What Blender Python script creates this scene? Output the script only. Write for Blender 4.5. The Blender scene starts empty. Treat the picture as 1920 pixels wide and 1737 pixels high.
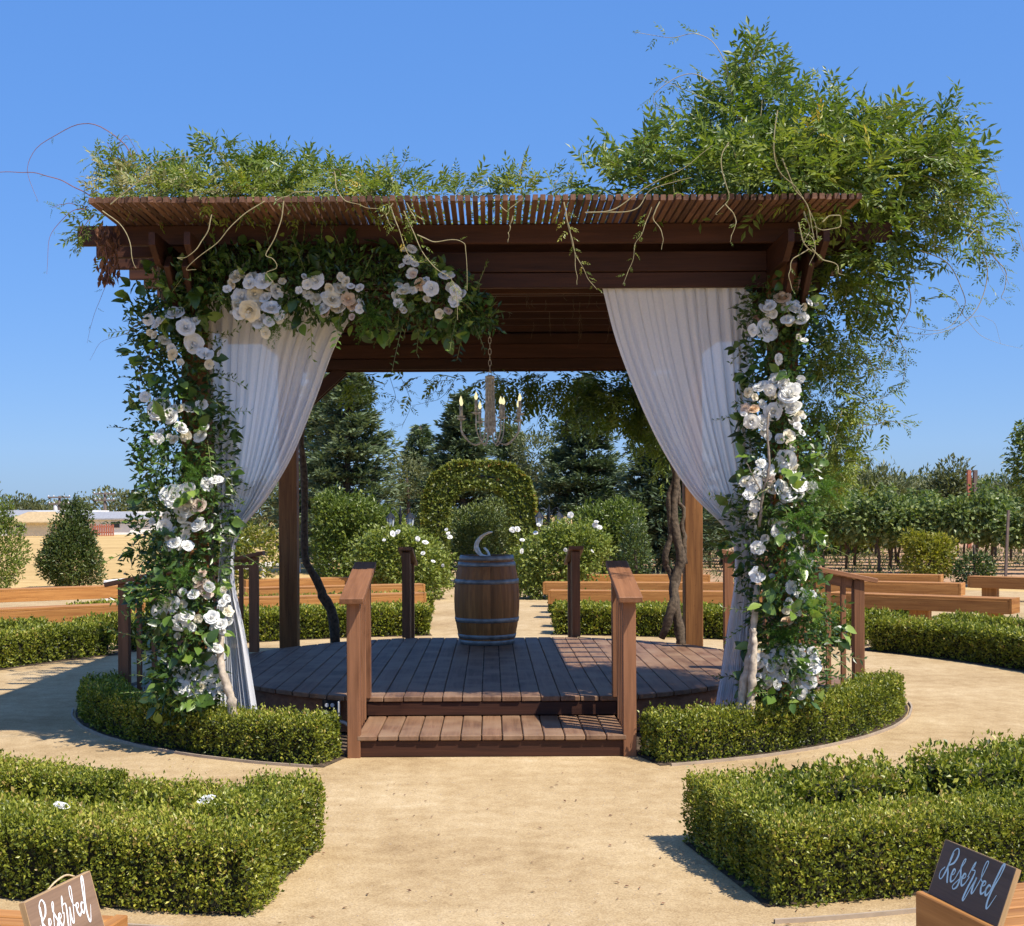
import bpy, bmesh, math, random
import numpy as np
from mathutils import Vector, Matrix

rng = np.random.default_rng(11)
random.seed(11)
scene = bpy.context.scene
col = scene.collection

# ------------------------------------------------------------------ camera, sky, sun, exposure
F, H, VX, VY = 2427.0, 1.65, 920.0, 966.0          # focal length in photo pixels, eye height, vanishing point
cam_d = bpy.data.cameras.new("camera")
cam = bpy.data.objects.new("camera", cam_d)
col.objects.link(cam)
cam.location = (0, 0, H)
cam.rotation_euler = (math.radians(90), 0, 0)
cam.rotation_mode = 'QUATERNION'
cam.rotation_quaternion = (Matrix.Rotation(math.radians(90), 3, 'X') @ Matrix.Rotation(math.radians(-0.3), 3, 'Z')).to_quaternion()
cam_d.sensor_fit = 'HORIZONTAL'
cam_d.sensor_width = 36.0
cam_d.lens = 36.0 * F / 1920.0
cam_d.shift_x = (960.0 - VX) / 1920.0
cam_d.shift_y = (VY - 868.5) / 1920.0
cam_d.clip_start = 0.05
cam_d.clip_end = 6000.0
scene.camera = cam

SUN = Vector((0.52, -0.42, 1.0)).normalized()       # towards the sun
sun_el = math.asin(SUN.z)
world = bpy.data.worlds.new("World")
scene.world = world
world.use_nodes = True
wn = world.node_tree.nodes
wl = world.node_tree.links
wn.clear()
sky = wn.new('ShaderNodeTexSky')
sky.sky_type = 'NISHITA'
sky.sun_disc = False
sky.sun_elevation = sun_el
sky.sun_rotation = math.atan2(SUN.x, SUN.y)
sky.altitude = 100.0
sky.air_density = 1.0
sky.dust_density = 0.9
sky.ozone_density = 4.0
bg = wn.new('ShaderNodeBackground')
bg.inputs['Strength'].default_value = 0.15
wo = wn.new('ShaderNodeOutputWorld')
hs = wn.new('ShaderNodeHueSaturation')
hs.inputs['Saturation'].default_value = 2.25
gm = wn.new('ShaderNodeGamma')                      # the phone camera's compressed sky tones, the same all round
gm.inputs[1].default_value = 0.3
tn = wn.new('ShaderNodeVectorMath')
tn.operation = 'MULTIPLY'
tn.inputs[1].default_value = (1.20, 1.69, 2.66)
wl.new(sky.outputs[0], gm.inputs[0])
wl.new(gm.outputs[0], hs.inputs['Color'])
wl.new(hs.outputs[0], tn.inputs[0])
wl.new(tn.outputs[0], bg.inputs[0])
wl.new(bg.outputs[0], wo.inputs[0])

sun_d = bpy.data.lights.new("sun", 'SUN')
sun_d.energy = 5.0
sun_d.angle = math.radians(0.53)
sun_d.color = (1.0, 0.93, 0.82)
sun_o = bpy.data.objects.new("sun", sun_d)
col.objects.link(sun_o)
sun_o.rotation_euler = SUN.to_track_quat('Z', 'Y').to_euler()

scene.view_settings.view_transform = 'Standard'
scene.view_settings.look = 'None'
scene.view_settings.exposure = 0.45
scene.view_settings.gamma = 1.0
scene.render.engine = 'CYCLES'
scene.cycles.max_bounces = 6
scene.cycles.diffuse_bounces = 4
scene.cycles.glossy_bounces = 2
scene.cycles.transmission_bounces = 4
scene.cycles.transparent_max_bounces = 12
scene.cycles.use_denoising = True
scene.cycles.use_adaptive_sampling = True
scene.cycles.adaptive_threshold = 0.015

CX, CY = 0.0, 11.95                                 # centre of the round deck


def P(px, py, D):
    """photo pixel at depth D -> world point"""
    return Vector(((px - VX) / F * D, D, H - (py - VY) / F * D))


def pol(a, r, z=0.0):
    """polar place round the deck centre, a = 0 towards the camera, positive to the right"""
    a = math.radians(a)
    return Vector((CX + r * math.sin(a), CY - r * math.cos(a), z))


# ------------------------------------------------------------------ materials
MAT = {}


def nodes_of(name):
    m = bpy.data.materials.new(name)
    m.use_nodes = True
    nt = m.node_tree
    nt.nodes.clear()
    out = nt.nodes.new('ShaderNodeOutputMaterial')
    MAT[name] = m
    return m, nt, nt.nodes, nt.links, out


def ramp(nodes, stops):
    r = nodes.new('ShaderNodeValToRGB')
    e = r.color_ramp.elements
    while len(e) > 1:
        e.remove(e[-1])
    e[0].position = stops[0][0]
    e[0].color = (*stops[0][1], 1)
    for p, c in stops[1:]:
        k = e.new(p)
        k.color = (*c, 1)
    return r


def mix_rgb(nodes, links, mode, fac, a, b):
    n = nodes.new('ShaderNodeMix')
    n.data_type = 'RGBA'
    n.blend_type = mode
    n.clamp_result = False
    for sock, v in ((n.inputs[0], fac), (n.inputs[6], a), (n.inputs[7], b)):
        if isinstance(v, (int, float)):
            sock.default_value = v
        elif isinstance(v, tuple):
            sock.default_value = (*v, 1)
        else:
            links.new(v, sock)
    return n.outputs[2]


def leaf_mat(name, stops, rough=0.42, trans=0.32, spec=0.45, tgain=1.5):
    m, nt, N, L, out = nodes_of(name)
    at = N.new('ShaderNodeAttribute')
    at.attribute_name = 'tint'
    r = ramp(N, stops)
    L.new(at.outputs['Fac'], r.inputs[0])
    p = N.new('ShaderNodeBsdfPrincipled')
    p.inputs['Roughness'].default_value = rough
    p.inputs['Specular IOR Level'].default_value = spec
    L.new(r.outputs[0], p.inputs['Base Color'])
    t = N.new('ShaderNodeBsdfTranslucent')
    tc = mix_rgb(N, L, 'MULTIPLY', 1.0, r.outputs[0], (tgain, tgain * 1.05, tgain * 0.45))
    L.new(tc, t.inputs['Color'])
    ms = N.new('ShaderNodeMixShader')
    ms.inputs[0].default_value = trans
    L.new(p.outputs[0], ms.inputs[1])
    L.new(t.outputs[0], ms.inputs[2])
    L.new(ms.outputs[0], out.inputs[0])
    return m


def wood_mat(name, dark, light, rough=0.65, grain=1.0, knots=0.5, var=0.35, gloss_var=0.1, bump=0.25, weather=None):
    """grain along the object's own X axis"""
    m, nt, N, L, out = nodes_of(name)
    tc = N.new('ShaderNodeTexCoord')
    oi = N.new('ShaderNodeObjectInfo')
    add = N.new('ShaderNodeVectorMath')
    add.operation = 'MULTIPLY_ADD'
    comb = N.new('ShaderNodeCombineXYZ')
    for k in range(3):
        L.new(oi.outputs['Random'], comb.inputs[k])
    add.inputs[1].default_value = (37.0, 11.0, 23.0)
    L.new(comb.outputs[0], add.inputs[0])
    L.new(tc.outputs['Object'], add.inputs[2])
    mp = N.new('ShaderNodeMapping')
    mp.inputs['Scale'].default_value = (1.3 * grain, 22 * grain, 22 * grain)
    L.new(add.outputs[0], mp.inputs[0])
    n1 = N.new('ShaderNodeTexNoise')
    n1.inputs['Scale'].default_value = 1.0
    n1.inputs['Detail'].default_value = 5.0
    n1.inputs['Roughness'].default_value = 0.6
    n1.inputs['Distortion'].default_value = 0.6
    L.new(mp.outputs[0], n1.inputs['Vector'])
    mp2 = N.new('ShaderNodeMapping')
    mp2.inputs['Scale'].default_value = (4 * grain, 120 * grain, 120 * grain)
    L.new(add.outputs[0], mp2.inputs[0])
    n2 = N.new('ShaderNodeTexNoise')
    n2.inputs['Scale'].default_value = 1.0
    n2.inputs['Detail'].default_value = 3.0
    L.new(mp2.outputs[0], n2.inputs['Vector'])
    mid = tuple((a + b) / 2 for a, b in zip(dark, light))
    r = ramp(N, [(0.28, dark), (0.5, mid), (0.72, light)])
    L.new(n1.outputs[0], r.inputs[0])
    c = mix_rgb(N, L, 'MULTIPLY', 0.35, r.outputs[0], n2.outputs['Fac'])
    # knots
    vo = N.new('ShaderNodeTexVoronoi')
    mp3 = N.new('ShaderNodeMapping')
    mp3.inputs['Scale'].default_value = (2.2, 6.5, 6.5)
    L.new(add.outputs[0], mp3.inputs[0])
    L.new(mp3.outputs[0], vo.inputs['Vector'])
    kr = ramp(N, [(0.05, (0.35, 0.25, 0.2)), (0.13, (1, 1, 1))])
    L.new(vo.outputs['Distance'], kr.inputs[0])
    c = mix_rgb(N, L, 'MULTIPLY', knots, c, kr.outputs[0])
    # whole-board variation
    vr = N.new('ShaderNodeMapRange')
    vr.inputs[3].default_value = 1.0 - var
    vr.inputs[4].default_value = 1.0 + var
    L.new(oi.outputs['Random'], vr.inputs[0])
    c = mix_rgb(N, L, 'MULTIPLY', 1.0, c, vr.outputs[0])
    if weather:
        n3 = N.new('ShaderNodeTexNoise')
        n3.inputs['Scale'].default_value = 3.0
        n3.inputs['Detail'].default_value = 6.0
        L.new(add.outputs[0], n3.inputs['Vector'])
        wr = ramp(N, [(0.42, (0, 0, 0)), (0.66, (1, 1, 1))])
        L.new(n3.outputs[0], wr.inputs[0])
        c = mix_rgb(N, L, 'MIX', wr.outputs[0], c, weather)
    p = N.new('ShaderNodeBsdfPrincipled')
    p.inputs['Roughness'].default_value = rough
    p.inputs['Specular IOR Level'].default_value = 0.3
    L.new(c, p.inputs['Base Color'])
    b = N.new('ShaderNodeBump')
    b.inputs['Strength'].default_value = bump
    b.inputs['Distance'].default_value = 0.004
    L.new(n2.outputs[0], b.inputs['Height'])
    L.new(b.outputs[0], p.inputs['Normal'])
    L.new(p.outputs[0], out.inputs[0])
    return m


def plain_mat(name, color, rough=0.6, metal=0.0, nscale=20.0, namp=0.25, bump=0.0, spec=0.4):
    m, nt, N, L, out = nodes_of(name)
    tc = N.new('ShaderNodeTexCoord')
    n = N.new('ShaderNodeTexNoise')
    n.inputs['Scale'].default_value = nscale
    n.inputs['Detail'].default_value = 5.0
    L.new(tc.outputs['Object'], n.inputs['Vector'])
    lo = tuple(c * (1 - namp) for c in color)
    hi = tuple(min(1, c * (1 + namp)) for c in color)
    r = ramp(N, [(0.3, lo), (0.7, hi)])
    L.new(n.outputs[0], r.inputs[0])
    p = N.new('ShaderNodeBsdfPrincipled')
    p.inputs['Roughness'].default_value = rough
    p.inputs['Metallic'].default_value = metal
    p.inputs['Specular IOR Level'].default_value = spec
    L.new(r.outputs[0], p.inputs['Base Color'])
    if bump:
        b = N.new('ShaderNodeBump')
        b.inputs['Strength'].default_value = bump
        b.inputs['Distance'].default_value = 0.01
        L.new(n.outputs[0], b.inputs['Height'])
        L.new(b.outputs[0], p.inputs['Normal'])
    L.new(p.outputs[0], out.inputs[0])
    return m


def soil_mat(name, stops, scales=(0.5, 6.0, 90.0), bump=0.5, dist=0.012, speck=None):
    m, nt, N, L, out = nodes_of(name)
    tc = N.new('ShaderNodeTexCoord')
    ns = []
    for s in scales:
        n = N.new('ShaderNodeTexNoise')
        n.inputs['Scale'].default_value = s
        n.inputs['Detail'].default_value = 6.0
        n.inputs['Roughness'].default_value = 0.62
        L.new(tc.outputs['Object'], n.inputs['Vector'])
        ns.append(n)
    a = N.new('ShaderNodeMath')
    a.operation = 'MULTIPLY_ADD'
    a.inputs[1].default_value = 0.75
    L.new(ns[1].outputs[0], a.inputs[0])
    L.new(ns[0].outputs[0], a.inputs[2])
    a2 = N.new('ShaderNodeMath')
    a2.operation = 'MULTIPLY_ADD'
    a2.inputs[1].default_value = 0.75
    L.new(ns[2].outputs[0], a2.inputs[0])
    L.new(a.outputs[0], a2.inputs[2])
    mr = N.new('ShaderNodeMapRange')
    mr.inputs[1].default_value = 0.88
    mr.inputs[2].default_value = 1.62
    L.new(a2.outputs[0], mr.inputs[0])
    r = ramp(N, stops)
    L.new(mr.outputs[0], r.inputs[0])
    c = r.outputs[0]
    if speck:
        vo = N.new('ShaderNodeTexVoronoi')
        vo.inputs['Scale'].default_value = speck
        L.new(tc.outputs['Object'], vo.inputs['Vector'])
        vr = ramp(N, [(0.0, (0.62, 0.55, 0.5)), (0.5, (1.0, 1.0, 1.0)), (1.0, (1.22, 1.2, 1.15))])
        sep = N.new('ShaderNodeSeparateColor')
        L.new(vo.outputs['Color'], sep.inputs[0])
        L.new(sep.outputs[0], vr.inputs[0])
        c = mix_rgb(N, L, 'MULTIPLY', 0.55, c, vr.outputs[0])
    p = N.new('ShaderNodeBsdfPrincipled')
    p.inputs['Roughness'].default_value = 0.95
    p.inputs['Specular IOR Level'].default_value = 0.1
    L.new(c, p.inputs['Base Color'])
    b = N.new('ShaderNodeBump')
    b.inputs['Strength'].default_value = bump
    b.inputs['Distance'].default_value = dist
    L.new(a2.outputs[0], b.inputs['Height'])
    L.new(b.outputs[0], p.inputs['Normal'])
    L.new(p.outputs[0], out.inputs[0])
    return m


def drape_mat(name):
    m, nt, N, L, out = nodes_of(name)
    d = N.new('ShaderNodeBsdfDiffuse')
    d.inputs['Color'].default_value = (0.92, 0.92, 0.94, 1)
    t = N.new('ShaderNodeBsdfTranslucent')
    t.inputs['Color'].default_value = (0.94, 0.94, 0.96, 1)
    tr = N.new('ShaderNodeBsdfTransparent')
    tr.inputs['Color'].default_value = (1, 1, 1, 1)
    m1 = N.new('ShaderNodeMixShader')
    m1.inputs[0].default_value = 0.32
    L.new(d.outputs[0], m1.inputs[1])
    L.new(t.outputs[0], m1.inputs[2])
    tc = N.new('ShaderNodeTexCoord')
    n = N.new('ShaderNodeTexNoise')
    n.inputs['Scale'].default_value = 90.0
    n.inputs['Detail'].default_value = 3.0
    L.new(tc.outputs['Object'], n.inputs['Vector'])
    mr = N.new('ShaderNodeMapRange')
    mr.inputs[3].default_value = 0.06
    mr.inputs[4].default_value = 0.20
    L.new(n.outputs[0], mr.inputs[0])
    m2 = N.new('ShaderNodeMixShader')
    L.new(mr.outputs[0], m2.inputs[0])
    L.new(m1.outputs[0], m2.inputs[1])
    L.new(tr.outputs[0], m2.inputs[2])
    L.new(m2.outputs[0], out.inputs[0])
    return m


def petal_mat(name, color):
    m, nt, N, L, out = nodes_of(name)
    tc = N.new('ShaderNodeTexCoord')
    n = N.new('ShaderNodeTexNoise')
    n.inputs['Scale'].default_value = 3.0
    L.new(tc.outputs['Object'], n.inputs['Vector'])
    r = ramp(N, [(0.3, tuple(c * 0.88 for c in color)), (0.7, color)])
    L.new(n.outputs[0], r.inputs[0])
    d = N.new('ShaderNodeBsdfPrincipled')
    d.inputs['Roughness'].default_value = 0.6
    d.inputs['Specular IOR Level'].default_value = 0.2
    L.new(r.outputs[0], d.inputs['Base Color'])
    t = N.new('ShaderNodeBsdfTranslucent')
    L.new(r.outputs[0], t.inputs['Color'])
    ms = N.new('ShaderNodeMixShader')
    ms.inputs[0].default_value = 0.3
    L.new(d.outputs[0], ms.inputs[1])
    L.new(t.outputs[0], ms.inputs[2])
    L.new(ms.outputs[0], out.inputs[0])
    return m


def emit_mat(name, color, strength):
    m, nt, N, L, out = nodes_of(name)
    e = N.new('ShaderNodeEmission')
    e.inputs[0].default_value = (*color, 1)
    e.inputs[1].default_value = strength
    L.new(e.outputs[0], out.inputs[0])
    return m


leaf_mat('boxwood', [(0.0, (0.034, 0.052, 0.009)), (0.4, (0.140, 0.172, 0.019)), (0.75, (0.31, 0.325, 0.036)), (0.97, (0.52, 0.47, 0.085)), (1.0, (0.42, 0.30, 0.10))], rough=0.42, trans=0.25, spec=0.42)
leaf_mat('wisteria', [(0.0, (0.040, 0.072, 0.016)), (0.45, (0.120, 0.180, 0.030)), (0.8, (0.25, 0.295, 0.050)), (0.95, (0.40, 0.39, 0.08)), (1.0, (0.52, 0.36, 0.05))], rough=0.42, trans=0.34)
leaf_mat('wisteria_dry', [(0.0, (0.15, 0.16, 0.05)), (0.5, (0.28, 0.27, 0.10)), (1.0, (0.48, 0.42, 0.24))], rough=0.5, trans=0.3)
leaf_mat('garland_leaf', [(0.0, (0.020, 0.046, 0.013)), (0.5, (0.075, 0.140, 0.026)), (0.85, (0.18, 0.275, 0.045)), (1.0, (0.38, 0.46, 0.12))], rough=0.32, trans=0.25, spec=0.5)
leaf_mat('fern', [(0.0, (0.05, 0.12, 0.015)), (1.0, (0.14, 0.27, 0.035))], rough=0.5, trans=0.4)
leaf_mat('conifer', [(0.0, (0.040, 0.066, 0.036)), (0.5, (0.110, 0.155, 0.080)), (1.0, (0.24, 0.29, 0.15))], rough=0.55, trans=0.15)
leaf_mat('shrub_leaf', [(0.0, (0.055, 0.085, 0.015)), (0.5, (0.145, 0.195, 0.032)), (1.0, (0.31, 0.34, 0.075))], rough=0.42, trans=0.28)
leaf_mat('dark_shrub', [(0.0, (0.028, 0.048, 0.012)), (0.6, (0.070, 0.105, 0.024)), (1.0, (0.17, 0.20, 0.05))], rough=0.42, trans=0.2)
leaf_mat('rusty_ivy', [(0.0, (0.06, 0.085, 0.016)), (0.5, (0.165, 0.195, 0.032)), (0.85, (0.30, 0.29, 0.05)), (1.0, (0.38, 0.17, 0.05))], rough=0.45, trans=0.25)
leaf_mat('grape', [(0.0, (0.05, 0.085, 0.020)), (0.5, (0.15, 0.20, 0.055)), (1.0, (0.36, 0.39, 0.15))], rough=0.45, trans=0.3)
leaf_mat('olive_leaf', [(0.0, (0.07, 0.085, 0.035)), (0.5, (0.145, 0.16, 0.065)), (1.0, (0.25, 0.25, 0.11))], rough=0.55, trans=0.25)
leaf_mat('yellow_leaf', [(0.0, (0.08, 0.10, 0.015)), (0.5, (0.24, 0.24, 0.03)), (1.0, (0.45, 0.36, 0.04))], rough=0.45, trans=0.35)
leaf_mat('dead_leaf', [(0.0, (0.10, 0.04, 0.02)), (1.0, (0.24, 0.11, 0.06))], rough=0.7, trans=0.15)
plain_mat('opaque_core', (0.022, 0.022, 0.011), 0.95, nscale=60, namp=0.5, bump=0.6)  # near-black filler added inside the hedges to block light
plain_mat('bark', (0.10, 0.072, 0.048), 0.9, nscale=30, namp=0.55, bump=0.8)
plain_mat('pale_branch', (0.46, 0.38, 0.29), 0.8, nscale=26, namp=0.35, bump=0.5)
plain_mat('grey_branch', (0.22, 0.18, 0.14), 0.85, nscale=26, namp=0.35, bump=0.5)
plain_mat('stem_green', (0.22, 0.24, 0.08), 0.6, nscale=30, namp=0.2)
plain_mat('stem_tan', (0.34, 0.29, 0.15), 0.6, nscale=30, namp=0.2)
plain_mat('stem_red', (0.22, 0.10, 0.09), 0.6, nscale=30, namp=0.2)
wood_mat('redwood', (0.036, 0.012, 0.006), (0.085, 0.030, 0.014), rough=0.6, knots=0.35, var=0.18)
wood_mat('rail_wood', (0.19, 0.080, 0.036), (0.36, 0.165, 0.080), rough=0.55, knots=0.25, var=0.12)
wood_mat('post_wood', (0.15, 0.058, 0.018), (0.38, 0.170, 0.055), rough=0.6, knots=0.75, var=0.05)
wood_mat('deck_wood', (0.135, 0.066, 0.034), (0.30, 0.168, 0.095), rough=0.6, knots=0.15, var=0.2, weather=(0.27, 0.168, 0.10))
wood_mat('fascia_wood', (0.25, 0.11, 0.055), (0.44, 0.21, 0.11), rough=0.6, knots=0.3, var=0.1)
wood_mat('bench_wood', (0.32, 0.125, 0.030), (0.58, 0.275, 0.080), rough=0.6, knots=0.85, var=0.14)
wood_mat('grey_wood', (0.06, 0.035, 0.024), (0.15, 0.095, 0.066), rough=0.8, knots=0.3, var=0.25)
wood_mat('slat_wood', (0.095, 0.042, 0.024), (0.23, 0.120, 0.075), rough=0.75, knots=0.2, var=0.4)
wood_mat('barrel_oak', (0.24, 0.092, 0.026), (0.52, 0.225, 0.065), rough=0.5, knots=0.1, var=0.3)
wood_mat('sign_shaded', (0.10, 0.066, 0.046), (0.165, 0.112, 0.08), rough=0.55, knots=0.2, var=0.02)  # right sign: its shade is put into the darker wood colour
wood_mat('sign_sunlit', (0.22, 0.135, 0.085), (0.32, 0.205, 0.135), rough=0.55, knots=0.2, var=0.02)  # left sign: the sun on its face is put into the lighter colour
wood_mat('sign_edge', (0.42, 0.26, 0.12), (0.60, 0.40, 0.21), rough=0.6, knots=0.1, var=0.05)
plain_mat('hoop_steel', (0.26, 0.27, 0.27), 0.5, 0.5, nscale=14, namp=0.35, bump=0.1)
plain_mat('chandelier_metal', (0.60, 0.57, 0.52), 0.5, 0.2, nscale=40, namp=0.4)
plain_mat('black_iron', (0.02, 0.022, 0.025), 0.45, 0.4)
plain_mat('black_plastic', (0.015, 0.015, 0.016), 0.35)
plain_mat('white_plastic', (0.7, 0.7, 0.7), 0.4, namp=0.04)
plain_mat('grey_pipe', (0.38, 0.39, 0.40), 0.4, 0.2, namp=0.1)
plain_mat('pewter', (0.85, 0.83, 0.76), 0.4, 0.1, nscale=30, namp=0.15)
plain_mat('lamp_glass', (0.5, 0.55, 0.58), 0.15, namp=0.05)
plain_mat('paint_white', (0.78, 0.78, 0.76), 0.55, nscale=3, namp=0.06)
plain_mat('paint_cream', (0.70, 0.62, 0.42), 0.6, nscale=2, namp=0.08)
plain_mat('roof_tan', (0.46, 0.33, 0.17), 0.8, nscale=5, namp=0.2)
plain_mat('roof_grey', (0.30, 0.30, 0.31), 0.7, nscale=5, namp=0.2)
plain_mat('rust_red', (0.36, 0.12, 0.07), 0.8, nscale=5, namp=0.3)
plain_mat('window_dark', (0.03, 0.035, 0.04), 0.15, namp=0.1)
plain_mat('concrete', (0.36, 0.28, 0.20), 0.85, nscale=12, namp=0.15, bump=0.2)
plain_mat('ink_blue', (0.52, 0.70, 0.72), 0.6, nscale=10, namp=0.1)
plain_mat('ink_white', (0.85, 0.85, 0.86), 0.6, nscale=10, namp=0.03)
plain_mat('pole_wood', (0.16, 0.12, 0.10), 0.9, nscale=4, namp=0.2)
plain_mat('rope', (0.55, 0.42, 0.25), 0.9, nscale=80, namp=0.3)
emit_mat('bulb_glow', (1.0, 0.88, 0.50), 0.85)
drape_mat('sheer')
petal_mat('petal_white', (0.95, 0.94, 0.90))
petal_mat('petal_cream', (0.92, 0.86, 0.70))
petal_mat('petal_peach', (0.86, 0.64, 0.42))
petal_mat('petal_blush', (0.76, 0.62, 0.52))
soil_mat('sand', [(0.0, (0.28, 0.188, 0.096)), (0.4, (0.415, 0.298, 0.160)), (0.75, (0.51, 0.386, 0.225)), (1.0, (0.60, 0.48, 0.31))], scales=(0.9, 7.0, 120.0), bump=0.55, dist=0.008, speck=170.0)
soil_mat('dry_field', [(0.0, (0.34, 0.21, 0.085)), (0.5, (0.50, 0.34, 0.14)), (1.0, (0.62, 0.45, 0.21))], scales=(0.12, 1.6, 14.0), bump=0.3, dist=0.02)
soil_mat('vineyard_earth', [(0.0, (0.20, 0.15, 0.075)), (0.4, (0.36, 0.23, 0.13)), (0.7, (0.48, 0.30, 0.19)), (1.0, (0.58, 0.40, 0.27))], scales=(0.3, 2.0, 14.0), bump=0.3, dist=0.015)
soil_mat('mulch', [(0.0, (0.035, 0.026, 0.018)), (0.5, (0.09, 0.065, 0.045)), (1.0, (0.22, 0.16, 0.11))], scales=(1.5, 12.0, 60.0), bump=1.0, dist=0.02)


# ------------------------------------------------------------------ object helpers
WM = {}


def setp(o, label=None, cat=None, group=None, kind=None):
    if label: o['label'] = label
    if cat: o['category'] = cat
    if group: o['group'] = group
    if kind: o['kind'] = kind
    return o


def link(o, wm=None, parent=None):
    col.objects.link(o)
    wm = wm or Matrix.Identity(4)
    WM[o.name] = wm
    if parent is not None:
        o.parent = parent
        o.matrix_basis = WM[parent.name].inverted() @ wm
    else:
        o.matrix_basis = wm
    return o


def thing(name, loc, label, cat, group=None, rotz=0.0):
    o = bpy.data.objects.new(name, None)
    o.empty_display_size = 0.2
    link(o, Matrix.Translation(Vector(loc)) @ Matrix.Rotation(rotz, 4, 'Z'))
    return setp(o, label, cat, group)


def copy_tree(o, wm, label=None, group=None, parent=None):
    c = o.copy()
    col.objects.link(c)
    WM[c.name] = wm
    if parent is not None:
        c.parent = parent
    else:
        c.matrix_basis = wm
        if label: c['label'] = label
        if group: c['group'] = group
    for ch in list(o.children):
        copy_tree(ch, wm @ ch.matrix_basis, parent=c)
    return c


class MB:
    """collects arrays of vertices and faces, then builds one mesh"""
    def __init__(s):
        s.v, s.f, s.t, s.n = [], [], [], 0

    def add(s, v, faces, mat=0, tint=0.5):
        v = np.asarray(v, dtype=np.float32).reshape(-1, 3)
        if len(v) == 0:
            return
        if not isinstance(faces, (list, tuple)):
            faces = [faces]
        for f in faces:
            f = np.asarray(f, dtype=np.int32)
            if len(f):
                s.f.append((f + s.n, mat))
        t = np.full(len(v), tint, dtype=np.float32) if np.isscalar(tint) else np.asarray(tint, dtype=np.float32)
        s.v.append(v)
        s.t.append(t)
        s.n += len(v)

    def mesh(s, name, mats, smooth=False):
        me = bpy.data.meshes.new(name)
        v = np.concatenate(s.v)
        tot = np.concatenate([np.full(len(f), f.shape[1], dtype=np.int32) for f, m in s.f])
        loops = np.concatenate([f.ravel() for f, m in s.f])
        mi = np.concatenate([np.full(len(f), m, dtype=np.int32) for f, m in s.f])
        me.vertices.add(len(v))
        me.vertices.foreach_set('co', v.ravel())
        me.loops.add(len(loops))
        me.loops.foreach_set('vertex_index', loops)
        me.polygons.add(len(tot))
        st = np.zeros(len(tot), dtype=np.int32)
        st[1:] = np.cumsum(tot)[:-1]
        me.polygons.foreach_set('loop_start', st)
        me.polygons.foreach_set('loop_total', tot)
        me.polygons.foreach_set('material_index', mi)
        sm = np.full(len(tot), smooth, dtype=bool)
        me.polygons.foreach_set('use_smooth', sm)
        a = me.attributes.new('tint', 'FLOAT', 'POINT')
        a.data.foreach_set('value', np.concatenate(s.t))
        for m in (mats if isinstance(mats, (list, tuple)) else [mats]):
            me.materials.append(MAT[m])
        me.update(calc_edges=True)
        return me

    def build(s, name, mats, parent=None, smooth=False, wm=None):
        o = bpy.data.objects.new(name, s.mesh(name, mats, smooth))
        return link(o, wm, parent)


BOX = {}


def box_mesh(L, w, h, mat, bev):
    key = (round(L, 4), round(w, 4), round(h, 4), mat, bev)
    if key in BOX:
        return BOX[key]
    bm = bmesh.new()
    bmesh.ops.create_cube(bm, size=1.0)
    bmesh.ops.scale(bm, vec=(L, w, h), verts=bm.verts)
    if bev > 0:
        bmesh.ops.bevel(bm, geom=list(bm.edges), offset=min(bev, w * 0.3, h * 0.3), segments=1, affect='EDGES')
    me = bpy.data.meshes.new('board')
    bm.to_mesh(me)
    bm.free()
    me.materials.append(MAT[mat])
    BOX[key] = me
    return me


def beam(name, p0, p1, w, h, mat, parent=None, up=(0, 0, 1), bev=0.004):
    """a board whose length runs p0 -> p1; w is its width across, h its height along up"""
    p0, p1 = Vector(p0), Vector(p1)
    d = p1 - p0
    L = d.length
    x = d.normalized()
    u = Vector(up)
    y = u.cross(x)
    if y.length < 1e-5:
        y = Vector((0, 1, 0)).cross(x)
    y.normalize()
    z = x.cross(y)
    m = Matrix((x, y, z)).transposed().to_4x4()
    m.translation = (p0 + p1) / 2
    o = bpy.data.objects.new(name, box_mesh(L, w, h, mat, bev))
    return link(o, m, parent)


def boxv(c, s):
    c, s = np.array(c, float), np.array(s, float) / 2
    v = np.array([[i, j, k] for i in (-1, 1) for j in (-1, 1) for k in (-1, 1)], float) * s + c
    f = np.array([[0, 1, 3, 2], [4, 6, 7, 5], [0, 4, 5, 1], [2, 3, 7, 6], [0, 2, 6, 4], [1, 5, 7, 3]])
    return v, f


def tube(pts, radii, seg=6, cap=True):
    pts = np.asarray([tuple(p) for p in pts], float)
    n = len(pts)
    radii = np.full(n, radii) if np.isscalar(radii) else np.asarray(radii, float)
    t = np.gradient(pts, axis=0)
    t /= np.linalg.norm(t, axis=1, keepdims=True) + 1e-9
    ref = np.array([0.31, 0.17, 0.93]) if abs(t[0, 2]) < 0.9 else np.array([1.0, 0.2, 0.1])
    u = np.cross(t, ref)
    u /= np.linalg.norm(u, axis=1, keepdims=True) + 1e-9
    w = np.cross(t, u)
    a = np.linspace(0, 2 * np.pi, seg, endpoint=False)
    v = pts[:, None, :] + radii[:, None, None] * (np.cos(a)[None, :, None] * u[:, None, :] + np.sin(a)[None, :, None] * w[:, None, :])
    v = v.reshape(-1, 3)
    i, j = np.meshgrid(np.arange(n - 1), np.arange(seg), indexing='ij')
    i, j = i.ravel(), j.ravel()
    k = (j + 1) % seg
    f = np.stack([i * seg + j, i * seg + k, (i + 1) * seg + k, (i + 1) * seg + j], 1)
    if cap:
        f2 = np.array([list(range(seg))[::-1], list(range((n - 1) * seg, n * seg))])
        return v, [f, f2]
    return v, [f]


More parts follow.
